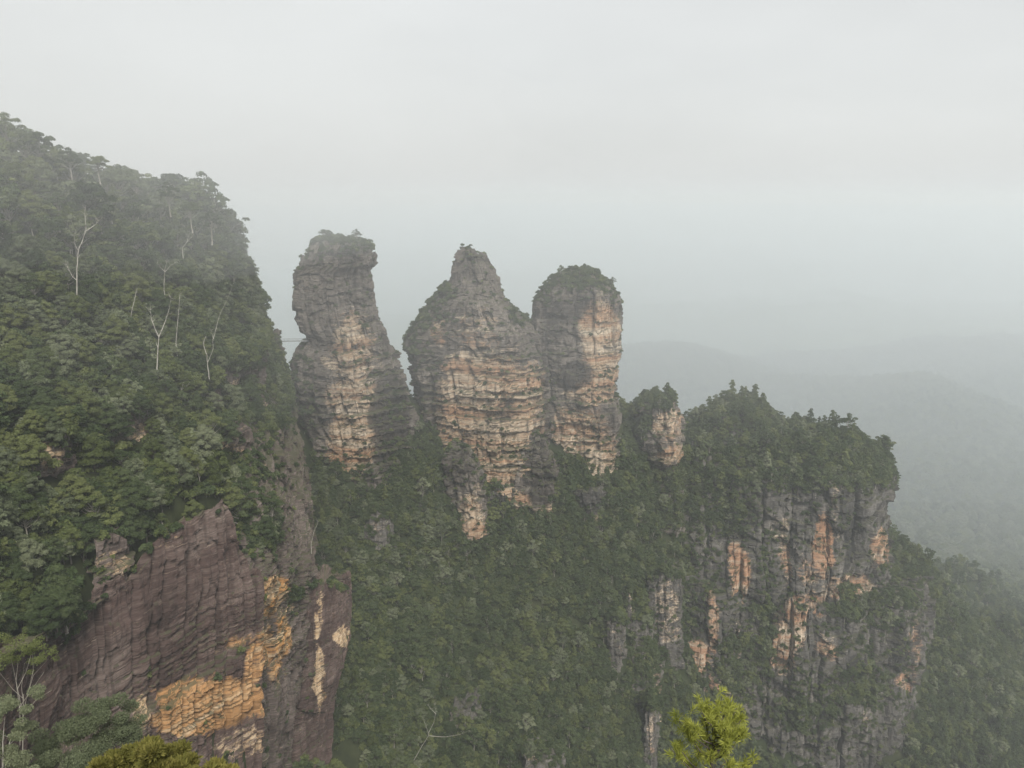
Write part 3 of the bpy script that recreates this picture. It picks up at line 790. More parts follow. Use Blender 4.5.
for k, (lab, top, dpy, back) in enumerate(OUT):
    top = [(a, b - 7, c) for a, b, c in top]; dpy += 6
    bot = [(px, py + dpy, Y - 3) for px, py, Y in top]
    loft("rock_outcrop", wall_keys([bot, [(a, b + dpy * .4, c - 1.5) for a, b, c in top], top], back), .42, M_CLIFF if k in (1, 5) else M_NOSE, (1.0, .7, .7, .7, 1.4, .7, .7), 110 + k, W=4.5,
         cream=[(np.mean([t[0] for t in top]), top[1][1] + dpy * .5, 20, dpy * .4, .45)],
         veg=[(top[1][0], top[1][1], 40, 6, .7)], veg_base=.12, label=lab, cat="rock outcrop", group="bare rock ledges in the wooded hillside")

# ------------------------------------------------------------------ trees: prototype meshes
def leaf_quads(c, d, size, rg, aspect=1.0):
    """One small bent-free leaf spray per centre c, facing d."""
    n = len(c)
    d = d / (np.linalg.norm(d, axis=1)[:, None] + 1e-9)
    t = rg.normal(size=(n, 3)); t -= (t * d).sum(1)[:, None] * d; t /= np.linalg.norm(t, axis=1)[:, None] + 1e-9
    b = np.cross(d, t)
    s = size * rg.uniform(.6, 1.35, n)[:, None]
    k = rg.uniform(.55, 1.0, n)[:, None]
    V = np.stack([c - t * s, c + b * s * k * aspect, c + t * s, c - b * s * k * aspect], 1).reshape(-1, 3)
    F = np.arange(4 * n).reshape(n, 4)
    return V, F

def crown_mesh(name, form, mat, seed, fine):
    """A 10 m tree's crown: leaf sprays over many clumps. Returns the mesh and the clump centres for the limbs."""
    rg = np.random.default_rng(seed)
    C, D = [], []; lobes = []
    if form == 'billow':
        nl = 30 if fine else 15
        for k in range(nl):
            a = k * 2.4 + rg.uniform(-.5, .5); q = math.sqrt((k + .5) / nl)
            rad = 3.7 * q * rg.uniform(.75, 1.18)
            h = 8.9 - 4.2 * q ** 2 + rg.uniform(-.9, .6)
            r = rg.uniform(.75, 1.3) if fine else rg.uniform(1.05, 1.7)
            lobes.append((rad * math.cos(a), rad * math.sin(a), h, r, rg.uniform(.6, .85)))
        for k in range(6):
            a = k + rg.uniform(0, 1); lobes.append((2.9 * math.cos(a), 2.9 * math.sin(a), rg.uniform(2.6, 4.2), rg.uniform(1.0, 1.5), .8))
    elif form == 'umbrella':
        nl = 26 if fine else 14
        for k in range(nl):
            a = k * 2.4 + rg.uniform(-.5, .5); q = math.sqrt((k + .4) / nl)
            rad = 3.3 * q * rg.uniform(.6, 1.25)
            h = 9.2 - 2.8 * q + rg.uniform(-1.5, .8)
            lobes.append((rad * math.cos(a), rad * math.sin(a), h, rg.uniform(.55, 1.05) * (1 if fine else 1.2), rg.uniform(.5, .85)))
    else:   # upright
        nl = 20 if fine else 11
        for k in range(nl):
            a = k * 2.4 + rg.uniform(-.5, .5); t = (k + .5) / nl
            rad = (.4 + 1.5 * (1 - t)) * rg.uniform(.6, 1.2)
            lobes.append((rad * math.cos(a), rad * math.sin(a), 2.4 + 7.0 * t + rg.uniform(-.4, .4), rg.uniform(.9, 1.4) * (1.1 - .4 * t), rg.uniform(.75, 1.0)))
    if form != 'upright':
        n = (700 if fine else 110) if form == 'billow' else (160 if fine else 50)
        d = rg.normal(size=(n, 3)); d /= np.linalg.norm(d, axis=1)[:, None]
        C.append(np.array((0, 0, 6.3)) + d * (rg.random(n) ** .4)[:, None] * np.array((2.9, 2.9, 2.2 if form == 'billow' else 1.5))); D.append(d + rg.normal(size=(n, 3)) * .7 + (0, 0, .3))
    size = .115 if fine else .3
    for (x, y, z, r, fl) in lobes:
        n = int((560 if fine else 76) * r * r * (1.0 if form != 'umbrella' else .8))
        d = rg.normal(size=(n, 3)); d /= np.linalg.norm(d, axis=1)[:, None]
        d[:, 2] = np.where(d[:, 2] < -.3, -d[:, 2], d[:, 2])
        rr = r * rg.uniform(.72, 1.06, n) * (1 + .22 * np.sin(d[:, 0] * 5 + x * 3) * np.sin(d[:, 1] * 5 + y * 3))
        c = np.array((x, y, z)) + d * rr[:, None] * np.array((1, 1, fl))
        C.append(c); D.append(d + rg.normal(size=(n, 3)) * .55 + np.array((0, 0, .25)))
    V, F = leaf_quads(np.concatenate(C), np.concatenate(D), size, rg)
    return mesh_from(name, V, F, mat, False), lobes

def trunk_mesh(name, lobes, mat, seed, r0=.2):
    rg = np.random.default_rng(seed)
    top = max(l[2] for l in lobes)
    paths = []
    n = 7; zz = np.linspace(-1.2, top * .8, n)
    mx = rg.normal(size=(n, 2)).cumsum(0) * .12; mx -= mx[1]
    main = np.c_[mx, zz]
    paths.append((main, np.linspace(r0 * 1.25, r0 * .35, n)))
    for (x, y, z, r, fl) in lobes:
        zs = max(.8, z * rg.uniform(.5, .72)); i = np.interp(zs, zz, np.arange(n)); i0 = int(i)
        st = main[i0] + (main[min(i0 + 1, n - 1)] - main[i0]) * (i - i0)
        en = np.array((x * .85, y * .85, z - r * fl * .5)); mid = st * .45 + en * .55 + np.array((0, 0, -.35)) + rg.normal(size=3) * .15
        paths.append((np.array([st, mid, en]), [r0 * .42, r0 * .28, r0 * .1]))
    V, F = tubes(paths, 5)
    return mesh_from(name, V, F, mat, True)

FORMS = [('billow', 1), ('billow', 2), ('billow', 3), ('umbrella', 4), ('umbrella', 5), ('upright', 6)]
TINTS = ['dark', 'olive', 'pale']
PROTO = {}
def proto(fi, tint, fine):
    k = (fi, tint, fine)
    if k not in PROTO:
        form, sd = FORMS[fi]
        # geometry is the same for every tint; only the material differs
        base = PROTO.get((fi, 'dark', fine))
        if base is None or tint == 'dark':
            cm, lob = crown_mesh("crown", form, M_LEAF[tint], sd * 31 + 5, fine)
            tm = trunk_mesh("trunk", lob, M_MIDBARK if form == 'umbrella' else M_BARK, sd * 7 + 3, .2)
            both = join_meshes("tree", cm, tm)
            PROTO[k] = (cm, tm, both)
        else:
            cm = base[0].copy(); cm.materials[0] = M_LEAF[tint]
            both = base[2].copy(); both.materials[0] = M_LEAF[tint]
            PROTO[k] = (cm, base[1], both)
    return PROTO[k]

def mesh_arrays(me):
    v = np.empty(len(me.vertices) * 3, np.float32); me.vertices.foreach_get("co", v)
    f = np.empty(len(me.loops), np.int32); me.loops.foreach_get("vertex_index", f)
    return v.reshape(-1, 3), f.reshape(-1, 4)

def join_meshes(name, a, b):
    va, fa = mesh_arrays(a); vb, fb = mesh_arrays(b)
    return mesh_from(name, np.vstack([va, vb]), np.vstack([fa, fb + len(va)]), [a.materials[0], b.materials[0]], False,
                     mat_idx=np.concatenate([np.zeros(len(fa)), np.ones(len(fb))]))

for fine in (True, False):
    for fi in range(len(FORMS)):
        for t in TINTS: proto(fi, t, fine)

def shrub_mesh(name, mat, seed):
    """A 2 m high rounded shrub with short stems."""
    rg = np.random.default_rng(seed); C, D = [], []
    for k in range(6):
        a = k * 2.4; q = math.sqrt(k / 6)
        c0 = np.array((1.1 * q * math.cos(a), 1.1 * q * math.sin(a), 1.25 - .5 * q + rg.uniform(-.2, .35)))
        r = rg.uniform(.45, .8); n = int(120 * r)
        d = rg.normal(size=(n, 3)); d /= np.linalg.norm(d, axis=1)[:, None]; d[:, 2] = np.where(d[:, 2] < -.5, -d[:, 2], d[:, 2])
        C.append(c0 + d * r * rg.uniform(.6, 1.05, n)[:, None]); D.append(d + rg.normal(size=(n, 3)) * .6)
    V, F = leaf_quads(np.concatenate(C), np.concatenate(D), .2, rg)
    tv, tf = tubes([(np.array([(0, 0, -.6), (.1 * math.cos(b), .1 * math.sin(b), .3), (.7 * math.cos(b), .7 * math.sin(b), 1.1)]), [.06, .05, .02]) for b in (0.3, 1.9, 3.4, 5.0)], 4)
    return mesh_from(name, np.vstack([V, tv]), np.vstack([F, tf + len(V)]), [mat, M_BARK], False, mat_idx=np.concatenate([np.zeros(len(F)), np.ones(len(tf))]))
SHRUBS = {t: [shrub_mesh("shrub", M_LEAF[t], 5 + k * 3 + j) for k in range(2)] for j, t in enumerate(TINTS)}

# ------------------------------------------------------------------ where plants stand
trees = []      # dict of arrays
def region_scatter(x0, x1, y0, y1, step, keep, zfun, hrange, seed, target):
    rg = np.random.default_rng(seed)
    gx = np.arange(x0, x1, step); gy = np.arange(y0, y1, step)
    X, Y = np.meshgrid(gx, gy); X = X + rg.uniform(-.48, .48, X.shape) * step; Y = Y + rg.uniform(-.48, .48, X.shape) * step
    x, y = X.ravel(), Y.ravel()
    m = keep(x, y); x, y = x[m], y[m]
    z = zfun(x, y)
    p = np.c_[x, y, z]
    e = 1.5
    gx_, gy_ = (zfun(x + e, y) - z) / e, (zfun(x, y + e) - z) / e
    steep = np.minimum(np.sqrt(1 + gx_ ** 2 + gy_ ** 2), 4.5)
    p = p[rg.random(len(p)) < steep * (step / target) ** 2]
    u, v, f = project(p)
    m = (u > -170) & (u < 1190) & (v < 1000)
    p = p[m]
    h = rg.uniform(*hrange, len(p)) * (.75 + .5 * rg.random(len(p)) ** 2)
    return p, h

hd = lambda x, y: in_poly_dist(x, y, HILL_POLY)
def on_ground(dz):
    return lambda x, y: terrain_z(x, y)
ph, hh = region_scatter(-330, -20, 105, 470, 2.2, lambda x, y: hd(x, y) > 1.0, terrain_z, (5.5, 11.5), 1, 3.9)
pv, hv = region_scatter(-260, 560, 250, 830, 2.4, lambda x, y: (hd(x, y) < -3) & (y < 830) & (np.abs(x) < .82 * y + 20), terrain_z, (4.5, 9.5), 2, 4.5)
pf, hf = region_scatter(-100, 1750, 830, 2300, 9.0, lambda x, y: (x > .02 * y - 60) & (x < .75 * y), terrain_z, (11, 17), 3, 9.0)

# a depth picture of ground and rock, to tell which plants the lookout can see
ZW, ZH = 512, 384
zbuf = np.full((ZH + 40, ZW), 1e9)
def splat(V, r=1):
    u, v, f = project(V)
    i = (u / 2).astype(int); j = (v / 2).astype(int)
    for di in range(-r, r + 1):
        for dj in range(-r, r + 1):
            ii, jj = i + di, j + dj
            m = (ii >= 0) & (ii < ZW) & (jj >= 0) & (jj < ZH + 40)
            np.minimum.at(zbuf, (jj[m], ii[m]), f[m])
for rk in ROCKS: splat(rk['V'])
tv = TERR.reshape(-1, 3)
mid = TERR[:-1, :-1] * .5 + TERR[1:, 1:] * .5
rr = np.hypot(tv[:, 0], tv[:, 1])
splat(tv[rr > 60], 2); splat(mid.reshape(-1, 3)[np.hypot(mid[..., 0], mid[..., 1]).ravel() > 60], 1)

# trees do not stand inside the rock masses
def rock_clear(p, h):
    keep = np.ones(len(p), bool)
    for rk in ROCKS:
        V = rk['V']; lo = V.min(0) - 3; hi = V.max(0) + 3
        cand = np.where((p[:, :2] > lo[:2]).all(1) & (p[:, :2] < hi[:2]).all(1))[0]
        if not len(cand): continue
        cell = 2.5
        nx = int((hi[0] - lo[0]) / cell) + 2; ny = int((hi[1] - lo[1]) / cell) + 2
        top = np.full((nx, ny), -1e9); bot = np.full((nx, ny), 1e9)
        a = ((V[:, 0] - lo[0]) / cell).astype(int); b = ((V[:, 1] - lo[1]) / cell).astype(int)
        np.maximum.at(top, (a, b), V[:, 2])
        a = ((p[cand, 0] - lo[0]) / cell).astype(int); b = ((p[cand, 1] - lo[1]) / cell).astype(int)
        keep[cand] &= ~(top[a, b] > p[cand, 2] + 7.0)
    return keep
def rock_lift(p):
    """Stand plants on the rock tops that cover the ground under them."""
    p = p.copy(); keep = np.ones(len(p), bool)
    for rk in ROCKS:
        V = rk['V']; lo = V.min(0) - 3; hi = V.max(0) + 3
        cand = np.where((p[:, :2] > lo[:2]).all(1) & (p[:, :2] < hi[:2]).all(1))[0]
        if not len(cand): continue
        cell = 2.0
        top = np.full((int((hi[0] - lo[0]) / cell) + 2, int((hi[1] - lo[1]) / cell) + 2), -1e9)
        a = ((V[:, 0] - lo[0]) / cell).astype(int); b = ((V[:, 1] - lo[1]) / cell).astype(int)
        np.maximum.at(top, (a, b), V[:, 2])
        a = ((p[cand, 0] - lo[0]) / cell).astype(int); b = ((p[cand, 1] - lo[1]) / cell).astype(int)
        t = top[a, b]; over = t > p[cand, 2]
        keep[cand[over & (t > p[cand, 2] + 20)]] = False
        p[cand[over], 2] = t[over] - .5
    return p, keep
ph, kh = rock_lift(ph); ph, hh = ph[kh], hh[kh]
kv = rock_clear(pv, hv); pv, hv = pv[kv], hv[kv]
def steep_fill():
    A, B, C_, D_ = TERR[:-1, :-1], TERR[1:, :-1], TERR[1:, 1:], TERR[:-1, 1:]
    n = np.cross(C_ - A, D_ - B); area = np.linalg.norm(n, axis=-1) * .5; up = np.abs(n[..., 2]) / (2 * area + 1e-9)
    c = (A + C_) * .5; u, v, f = project(c)
    use = (u > 255) & (u < 720) & (v > 350) & (v < 600) & (f > 330) & (f < 560) & (up < .72)
    rg = np.random.default_rng(31); rows = []
    for a, b, cc, d, ar in zip(A[use], B[use], C_[use], D_[use], area[use]):
        for _ in range(rg.poisson(ar / 11.0)):
            s_, t_ = rg.random(2); rows.append(a * (1 - s_) * (1 - t_) + b * s_ * (1 - t_) + cc * s_ * t_ + d * (1 - s_) * t_)
    p = np.array(rows) - (0, 0, .6)
    u, v, f = project(p); i = np.clip((u / 2).astype(int), 0, ZW - 1); j = np.clip((v / 2).astype(int), 0, ZH + 39)
    p = p[f < zbuf[j, i] + 5]
    return p, rg.uniform(3.5, 7.0, len(p))
sf_p, sf_h = steep_fill()
pv = np.concatenate([pv, sf_p]); hv = np.concatenate([hv, sf_h])
# the wooded hill's outcrops stay bare: fewer trees right in front of them
def thin_before(p, blobs, h):
    u, v, f = project(p + np.c_[0 * h, 0 * h, h * .6])
    keep = np.ones(len(p), bool)
    for bx, by, rx, ry, pr in blobs:
        inside = ((u - bx) / rx) ** 2 + ((v - by) / ry) ** 2 < 1
        keep &= ~(inside & (hash3(u * 7, v * 7, f, 3) < pr))
    return keep

# trees on the wooded tops and shoulders of the broad cliffs
def cap_trees():
    rows = []
    for rk in ROCKS:
        if rk['name'] not in ('cliff', 'rock_crag', 'rock_tor'): continue
        rg = np.random.default_rng(rk['seed'] + 900)
        m = blob_mask(rk['c'], [b for b in rk['veg'] if b[4] >= .8])
        pick = rg.random(len(m)) < smooth(.45, .85, m) * rk['a'] / 15.0
        q = rk['c'][pick] - (0, 0, .8)
        rows.append(np.c_[q, 3.2 + 6.5 * rg.random(len(q)) ** 1.8])
    return np.concatenate(rows)
ct = cap_trees()
u_, v_, f_ = project(ct[:, :3]); ct = ct[(f_ < 640)]
pv = np.concatenate([pv, ct[:, :3]]); hv = np.concatenate([hv, ct[:, 3]])

# plants on the rocks: on ledges and where scrub hangs on the faces
def rock_plants():
    rows = []
    for rk in ROCKS:
        rg = np.random.default_rng(rk['seed'] + 500)
        c, n, a = rk['c'], rk['n'], rk['a']
        n = np.where(n[:, 2:3] < -.99, n, n)
        m = blob_mask(c, rk['veg'])
        cl = fbm(c / 7.0, 3, rk['seed'] + 70) * .5 + .5
        up = np.abs(n[:, 2])
        p_ledge = smooth(.45, .8, up) * .5 * np.maximum(rk['veg_base'] * 2.5, m)
        p_face = np.clip(m * 1.25 + cl - .95 + rk['veg_base'] * .45, 0, 1) * .35
        dens = np.maximum(p_ledge, p_face)
        pick = rg.random(len(c)) < dens * a * .42
        q = c[pick]; mm = m[pick]
        s = rg.uniform(1.1, 2.4, len(q)) * (1 + .75 * mm * rg.random(len(q)))
        rows.append(np.c_[q, s])
    return np.concatenate(rows)
rp = rock_plants()

def visible(p, rad):
    """Rough share of a plant's own disc that ground and rock leave open, and its size in the picture."""
    u, v, f = project(p)
    i = np.clip((u / 2).astype(int), 0, ZW - 1); j = np.clip((v / 2).astype(int), 0, ZH + 39)
    inside = (u > -4) & (u < 1028) & (v > -6) & (v < 774)
    tol = rad + 4 + .01 * f
    return inside & (f < zbuf[j, i] + tol), u, v, f

#print("trees hill %d valley %d far %d rock plants %d" % (len(ph), len(pv), len(pf), len(rp)))
rr_ = np.random.default_rng(99)
pt = np.concatenate([ph, pv]); ht = np.concatenate([hh, hv]); nh = len(ph)
keep = thin_before(pt, [(240, 388, 32, 22, .85), (192, 408, 32, 18, .85), (134, 444, 32, 22, .88), (52, 460, 27, 20, .85), (234, 452, 24, 24, .85), (188, 490, 26, 20, .88), (112, 566, 18, 14, .6), (252, 414, 22, 20, .85),
                        (165, 548, 12, 10, .5), (300, 600, 20, 30, .3), (440, 735, 26, 30, .35)], ht)
hillmask = np.arange(len(pt)) < nh
hz0 = hill_z(pt[:, 0], pt[:, 1])
keep &= ~(hillmask & (project(pt)[1] < 255) & (hill_z(pt[:, 0], pt[:, 1] + 30) < hz0 + 9) & (hash3(pt[:, 0] * 9, pt[:, 1] * 9, hz0 * 9, 5) < .62))
pt, ht, hillmask = pt[keep], ht[keep], hillmask[keep]
u, v, f = project(pt)
zone_pale = fbm(pt / 26.0, 3, 401)
# form and tint of each tree
crest = hillmask & (v < 265) & (hill_z(pt[:, 0], pt[:, 1] + 30) < hill_z(pt[:, 0], pt[:, 1]) + 12)
rq = rr_.random(len(pt))
form = np.where(crest, np.where(rq < .94, 3 + (rq * 40).astype(int) % 2, (rq * 30).astype(int) % 3),
                np.where(rq < .8, (rq * 60).astype(int) % 3, np.where(rq < .9, 3 + (rq * 100).astype(int) % 2, 5)))
tv_ = zone_pale * 1.1 + rr_.normal(size=len(pt)) * .6 + np.where(hillmask & (v > 440), .3, 0) - np.where(hillmask, .02, .3)
tint = np.where(tv_ < -.12, 0, np.where(tv_ < .42, 1, 2))
tall = ~hillmask & (rr_.random(len(pt)) < .12)
form = np.where(tall, np.where(rr_.random(len(pt)) < .5, 5, 3), form)
ht = np.where(tall, ht * 1.5 + 2, ht)
ht = np.where(crest, ht * rr_.uniform(.95, 1.75, len(pt)), ht)
# how much of each tree's disc shows, nearest trees painted first
occ = np.zeros((ZH + 40, ZW), bool)
vis = np.zeros(len(pt))
order = np.argsort(f)
cu, cv, cf = project(pt + np.c_[0 * ht, 0 * ht, ht * .68])
for t in order:
    rad = .30 * ht[t] * FPX / cf[t] / 2
    i0, i1 = int(cu[t] / 2 - rad), int(cu[t] / 2 + rad) + 1
    j0, j1 = int(cv[t] / 2 - rad), int(cv[t] / 2 + rad) + 1
    i0, i1, j0, j1 = max(i0, 0), min(i1, ZW), max(j0, 0), min(j1, ZH)
    if i0 >= i1 or j0 >= j1: continue
    fr = (~occ[j0:j1, i0:i1]) & (zbuf[j0:j1, i0:i1] > cf[t] - 5)
    vis[t] = fr.sum()
    occ[j0:j1, i0:i1] |= zbuf[j0:j1, i0:i1] > cf[t] - 5

N_TREES = 262
rank = np.argsort(-vis)
chosen = list(rank[:N_TREES])

# ---- phrases that single the trees out
MARKS = [(20, 118, "the misty hilltop skyline", 'h'), (105, 145, "the small flat crown standing out on the skyline", 'h'), (205, 205, "the stepped skyline falling to the pillars", 'h'),
         (262, 280, "the hillside's steep right edge", 'h'), (80, 250, "the tall forked white trunk near the hilltop", 'h'), (160, 335, "the pale forked trunk in mid slope", 'h'),
         (210, 340, "the thin leaning white trunk", 'h'), (178, 318, "the straight thin pale stem", 'h'), (132, 308, "the slender stem above the forked trunk", 'h'), (20, 200, "the hazy upper slope at the frame's edge", 'h'),
         (196, 428, "the pinkish rock ledge", 'h'), (138, 462, "the brown layered ledge in mid slope", 'h'), (45, 470, "the low rock outcrop at far left", 'h'),
         (238, 455, "the pale blocky outcrop", 'h'), (190, 500, "the reddish outcrop over the dark cliff", 'h'), (112, 570, "the small pale outcrop", 'h'), (250, 530, "the hollow behind the cliff's peak", 'h'),
         (245, 370, "the pale layered ledge by the edge", 'h'), (40, 560, "the near left corner of the slope", 'h'), (60, 640, "the dark cliff's left end", 'h'), (165, 240, "the bare branching stem under the skyline", 'h'),
         (30, 380, "the deep shaded wood at far left", 'h'), (100, 390, "the broad pale crowns in mid slope", 'h'),
         (310, 470, "the left pillar's foot", 'v'), (410, 480, "the gap between left and middle pillars", 'v'), (470, 560, "the slender pointed buttress", 'v'), (540, 530, "the dark pointed buttress", 'v'),
         (590, 535, "the squat rock block", 'v'), (345, 600, "the reddish brown buttress", 'v'), (320, 540, "the grey rock nose", 'v'), (430, 735, "the fallen white tree in the gully", 'v'),
         (470, 720, "the half hidden crag in the gully", 'v'), (545, 755, "the pale crag at the gully's bottom", 'v'), (630, 680, "the grey crag left of the columned cliff", 'v'), (420, 630, "the middle of the gully forest", 'v'),
         (520, 640, "the gully forest's right side", 'v'), (640, 500, "the rounded rock tor", 'v'), (330, 720, "the buttress's foot at bottom", 'v'), (740, 730, "the yellow-green sapling", 'v'),
         (840, 740, "the lower cliff band's foot", 'v'), (930, 560, "the spur's crest right of the cliff", 'v'), (960, 650, "the right forested slope", 'v'), (980, 740, "the picture's bottom right corner", 'v'), (380, 560, "the tan patch of bare rock in the gully", 'v')]
MK = np.array([(a, b) for a, b, _, _ in MARKS], float); MKR = [r for *_, r in MARKS]
TW = ['dark green', 'olive green', 'pale grey-green']
FW = ['round-topped', 'billowing', 'lumpy', 'flat-topped', 'layered thin', 'narrow upright']
def describe(uu, vv, fm, tn, big, hill, noun):
    d = ((MK - (uu, vv)) ** 2).sum(1) + np.array([0 if (r == 'h') == hill else 1e7 for r in MKR])
    k = int(d.argmin()); mx, my = MK[k]
    dx, dy = uu - mx, vv - my; q = math.hypot(dx, dy)
    rel = "right at" if q < 16 else (("right of" if dx > 0 else "left of") if abs(dx) > abs(dy) else ("below" if dy > 0 else "above"))
    if q > 55: rel = "well " + rel.replace(" of", " from")
    lab = "%s %s %s%s %s %s" % (big, TW[tn], (FW[fm] + " ") if fm is not None else "", noun, rel, MARKS[k][2])
    lab = lab if len(lab.split()) <= 16 else lab.replace("the ", "", 1)
    return lab if len(lab.split()) <= 16 else lab.replace(FW[fm] + " ", ""), ("gum trees of the left hillside" if hill else "gum trees of the gully and the slopes")

def add_tree(p, h, fi, ti, fine, label, group, rot, lean=(0, 0)):
    cm, tm, both = proto(fi, TINTS[ti], fine)
    e = link("eucalyptus_tree", None, loc=p)
    s = h / 10.0
    e.scale = (s, s, s); e.rotation_euler = (lean[0], lean[1], rot)
    tag(e, label, "tree", group)
    c = link("crown", cm, e); t = link("trunk", tm, e)
    return e, c, t

def ground_below(pp):
    return pp
COARSE = {}
for n_, t in enumerate(chosen):
    hill = bool(hillmask[t])
    fine = f[t] < 360
    fi, ti = int(form[t]), int(tint[t])
    big = "big" if vis[t] * 4 > 420 else ("mid-sized" if vis[t] * 4 > 200 else "small")
    lab, grp = describe(cu[t], cv[t], fi, ti, big, hill, "gum")
    add_tree(pt[t], ht[t], fi, ti, fine, lab, grp, float(rq[t] * 50))
# one tree of every coarse sort, standing in the gully: the forest below repeats their shapes
rest = [t for t in rank[N_TREES:] if not hillmask[t] or vis[t] > 0]
used = set(chosen)
for fi in range(len(FORMS)):
    for ti in range(3):
        c = [t for t in rank[N_TREES:N_TREES + 3000] if (not hillmask[t]) and t not in used and form[t] == fi and tint[t] == ti]
        if not c: c = [t for t in rank[N_TREES:] if t not in used and not hillmask[t]]
        t = c[0]; used.add(t)
        lab, grp = describe(cu[t], cv[t], fi, ti, "small", False, "gum")
        e, cr, tr = add_tree(pt[t], ht[t], fi, ti, False, lab, grp, float(rq[t] * 50))
        COARSE[(fi, ti)] = (cr, tr)

# ------------------------------------------------------------------ countless plants: one object each, repeated by geometry nodes
def scatter_object(name, pts, scl, idx, sources, label):
    """POINTS carry a scale and a kind; sources[k] is a list of objects whose joined meshes stand at points of kind k."""
    me = bpy.data.meshes.new(name)
    base = pts.mean(0)
    me.vertices.add(len(pts)); me.vertices.foreach_set("co", np.ascontiguousarray(pts - base, np.float32).ravel())
    for nm, tp, val in (("size", 'FLOAT', scl), ("sort", 'INT', idx), ("turn", 'FLOAT', rr_.uniform(0, 6.28, len(pts)))):
        a = me.attributes.new(nm, tp, 'POINT'); a.data.foreach_set("value", np.ascontiguousarray(val, np.float32 if tp == 'FLOAT' else np.int32))
    o = link(name, me, loc=base)
    tag(o, label, None, None, 'stuff')
    ng = bpy.data.node_groups.new(name, 'GeometryNodeTree')
    ng.interface.new_socket("Geometry", in_out='INPUT', socket_type='NodeSocketGeometry')
    ng.interface.new_socket("Geometry", in_out='OUTPUT', socket_type='NodeSocketGeometry')
    gi = ng.nodes.new("NodeGroupInput"); go = ng.nodes.new("NodeGroupOutput")
    at = {}
    for nm, tp in (("size", 'FLOAT'), ("sort", 'INT'), ("turn", 'FLOAT')):
        n = ng.nodes.new("GeometryNodeInputNamedAttribute"); n.data_type = tp; n.inputs[0].default_value = nm; at[nm] = n.outputs[0]
    rot = ng.nodes.new("ShaderNodeCombineXYZ"); ng.links.new(at["turn"], rot.inputs[2])
    outj = ng.nodes.new("GeometryNodeJoinGeometry")
    for k, srcs in enumerate(sources):
        j = ng.nodes.new("GeometryNodeJoinGeometry")
        for so in srcs:
            oi = ng.nodes.new("GeometryNodeObjectInfo"); oi.transform_space = 'ORIGINAL'
            oi.inputs['Object'].default_value = so; oi.inputs['As Instance'].default_value = False
            ng.links.new(oi.outputs['Geometry'], j.inputs[0])
        cmpn = ng.nodes.new("FunctionNodeCompare"); cmpn.data_type = 'INT'; cmpn.operation = 'EQUAL'
        ng.links.new(at["sort"], cmpn.inputs[2]); cmpn.inputs[3].default_value = k
        ip = ng.nodes.new("GeometryNodeInstanceOnPoints")
        ng.links.new(gi.outputs[0], ip.inputs['Points']); ng.links.new(cmpn.outputs[0], ip.inputs['Selection'])
        ng.links.new(j.outputs[0], ip.inputs['Instance']); ng.links.new(rot.outputs[0], ip.inputs['Rotation']); ng.links.new(at["size"], ip.inputs['Scale'])
        ng.links.new(ip.outputs[0], outj.inputs[0])
    ng.links.new(outj.outputs[0], go.inputs[0])
    md = o.modifiers.new("repeat", 'NODES'); md.node_group = ng
    return o

und, uh = region_scatter(-330, -20, 105, 470, 2.0, lambda x, y: hd(x, y) > 1.5, terrain_z, (1.6, 3.6), 11, 2.3)
und, ku = rock_lift(und)
ku = ku & ~((project(und)[1] < 255) & (hill_z(und[:, 0], und[:, 1] + 30) < hill_z(und[:, 0], und[:, 1]) + 12) & (rr_.random(len(und)) < .8)); und, uh = und[ku], uh[ku]
un2, uh2 = region_scatter(-260, 460, 250, 600, 2.4, lambda x, y: (hd(x, y) < -3) & (np.abs(x) < .82 * y + 20), terrain_z, (1.8, 4.0), 12, 3.0)
ku = rock_clear(un2, uh2); und, uh = np.concatenate([und, un2[ku]]), np.concatenate([uh, uh2[ku]])
m = np.array([t not in used for t in range(len(pt))])
zf = fbm(pf / 60.0, 3, 407) + rr_.normal(size=len(pf)) * .4
allp = np.concatenate([pt[m], pf, und]); alls = np.concatenate([ht[m] / 10.0, hf / 10.0, uh / 2.0])
allk = np.concatenate([form[m] * 3 + tint[m], ((rr_.random(len(pf)) * 3).astype(int)) * 3 + np.where(zf < -.7, 0, np.where(zf < -.15, 1, 2)), 18 + (rr_.random(len(und)) * 2).astype(int)])  # far trees lean to pale leaves; the valley's sunlight is in their tint

# ------------------------------------------------------------------ shrubs on ledges
ok, su, sv, sf_ = visible(rp[:, :3] + np.array((0, 0, .6)), rp[:, 3] * .4)
area = np.where(ok, (rp[:, 3] * FPX / sf_) ** 2, 0)
N_SHRUB = 240
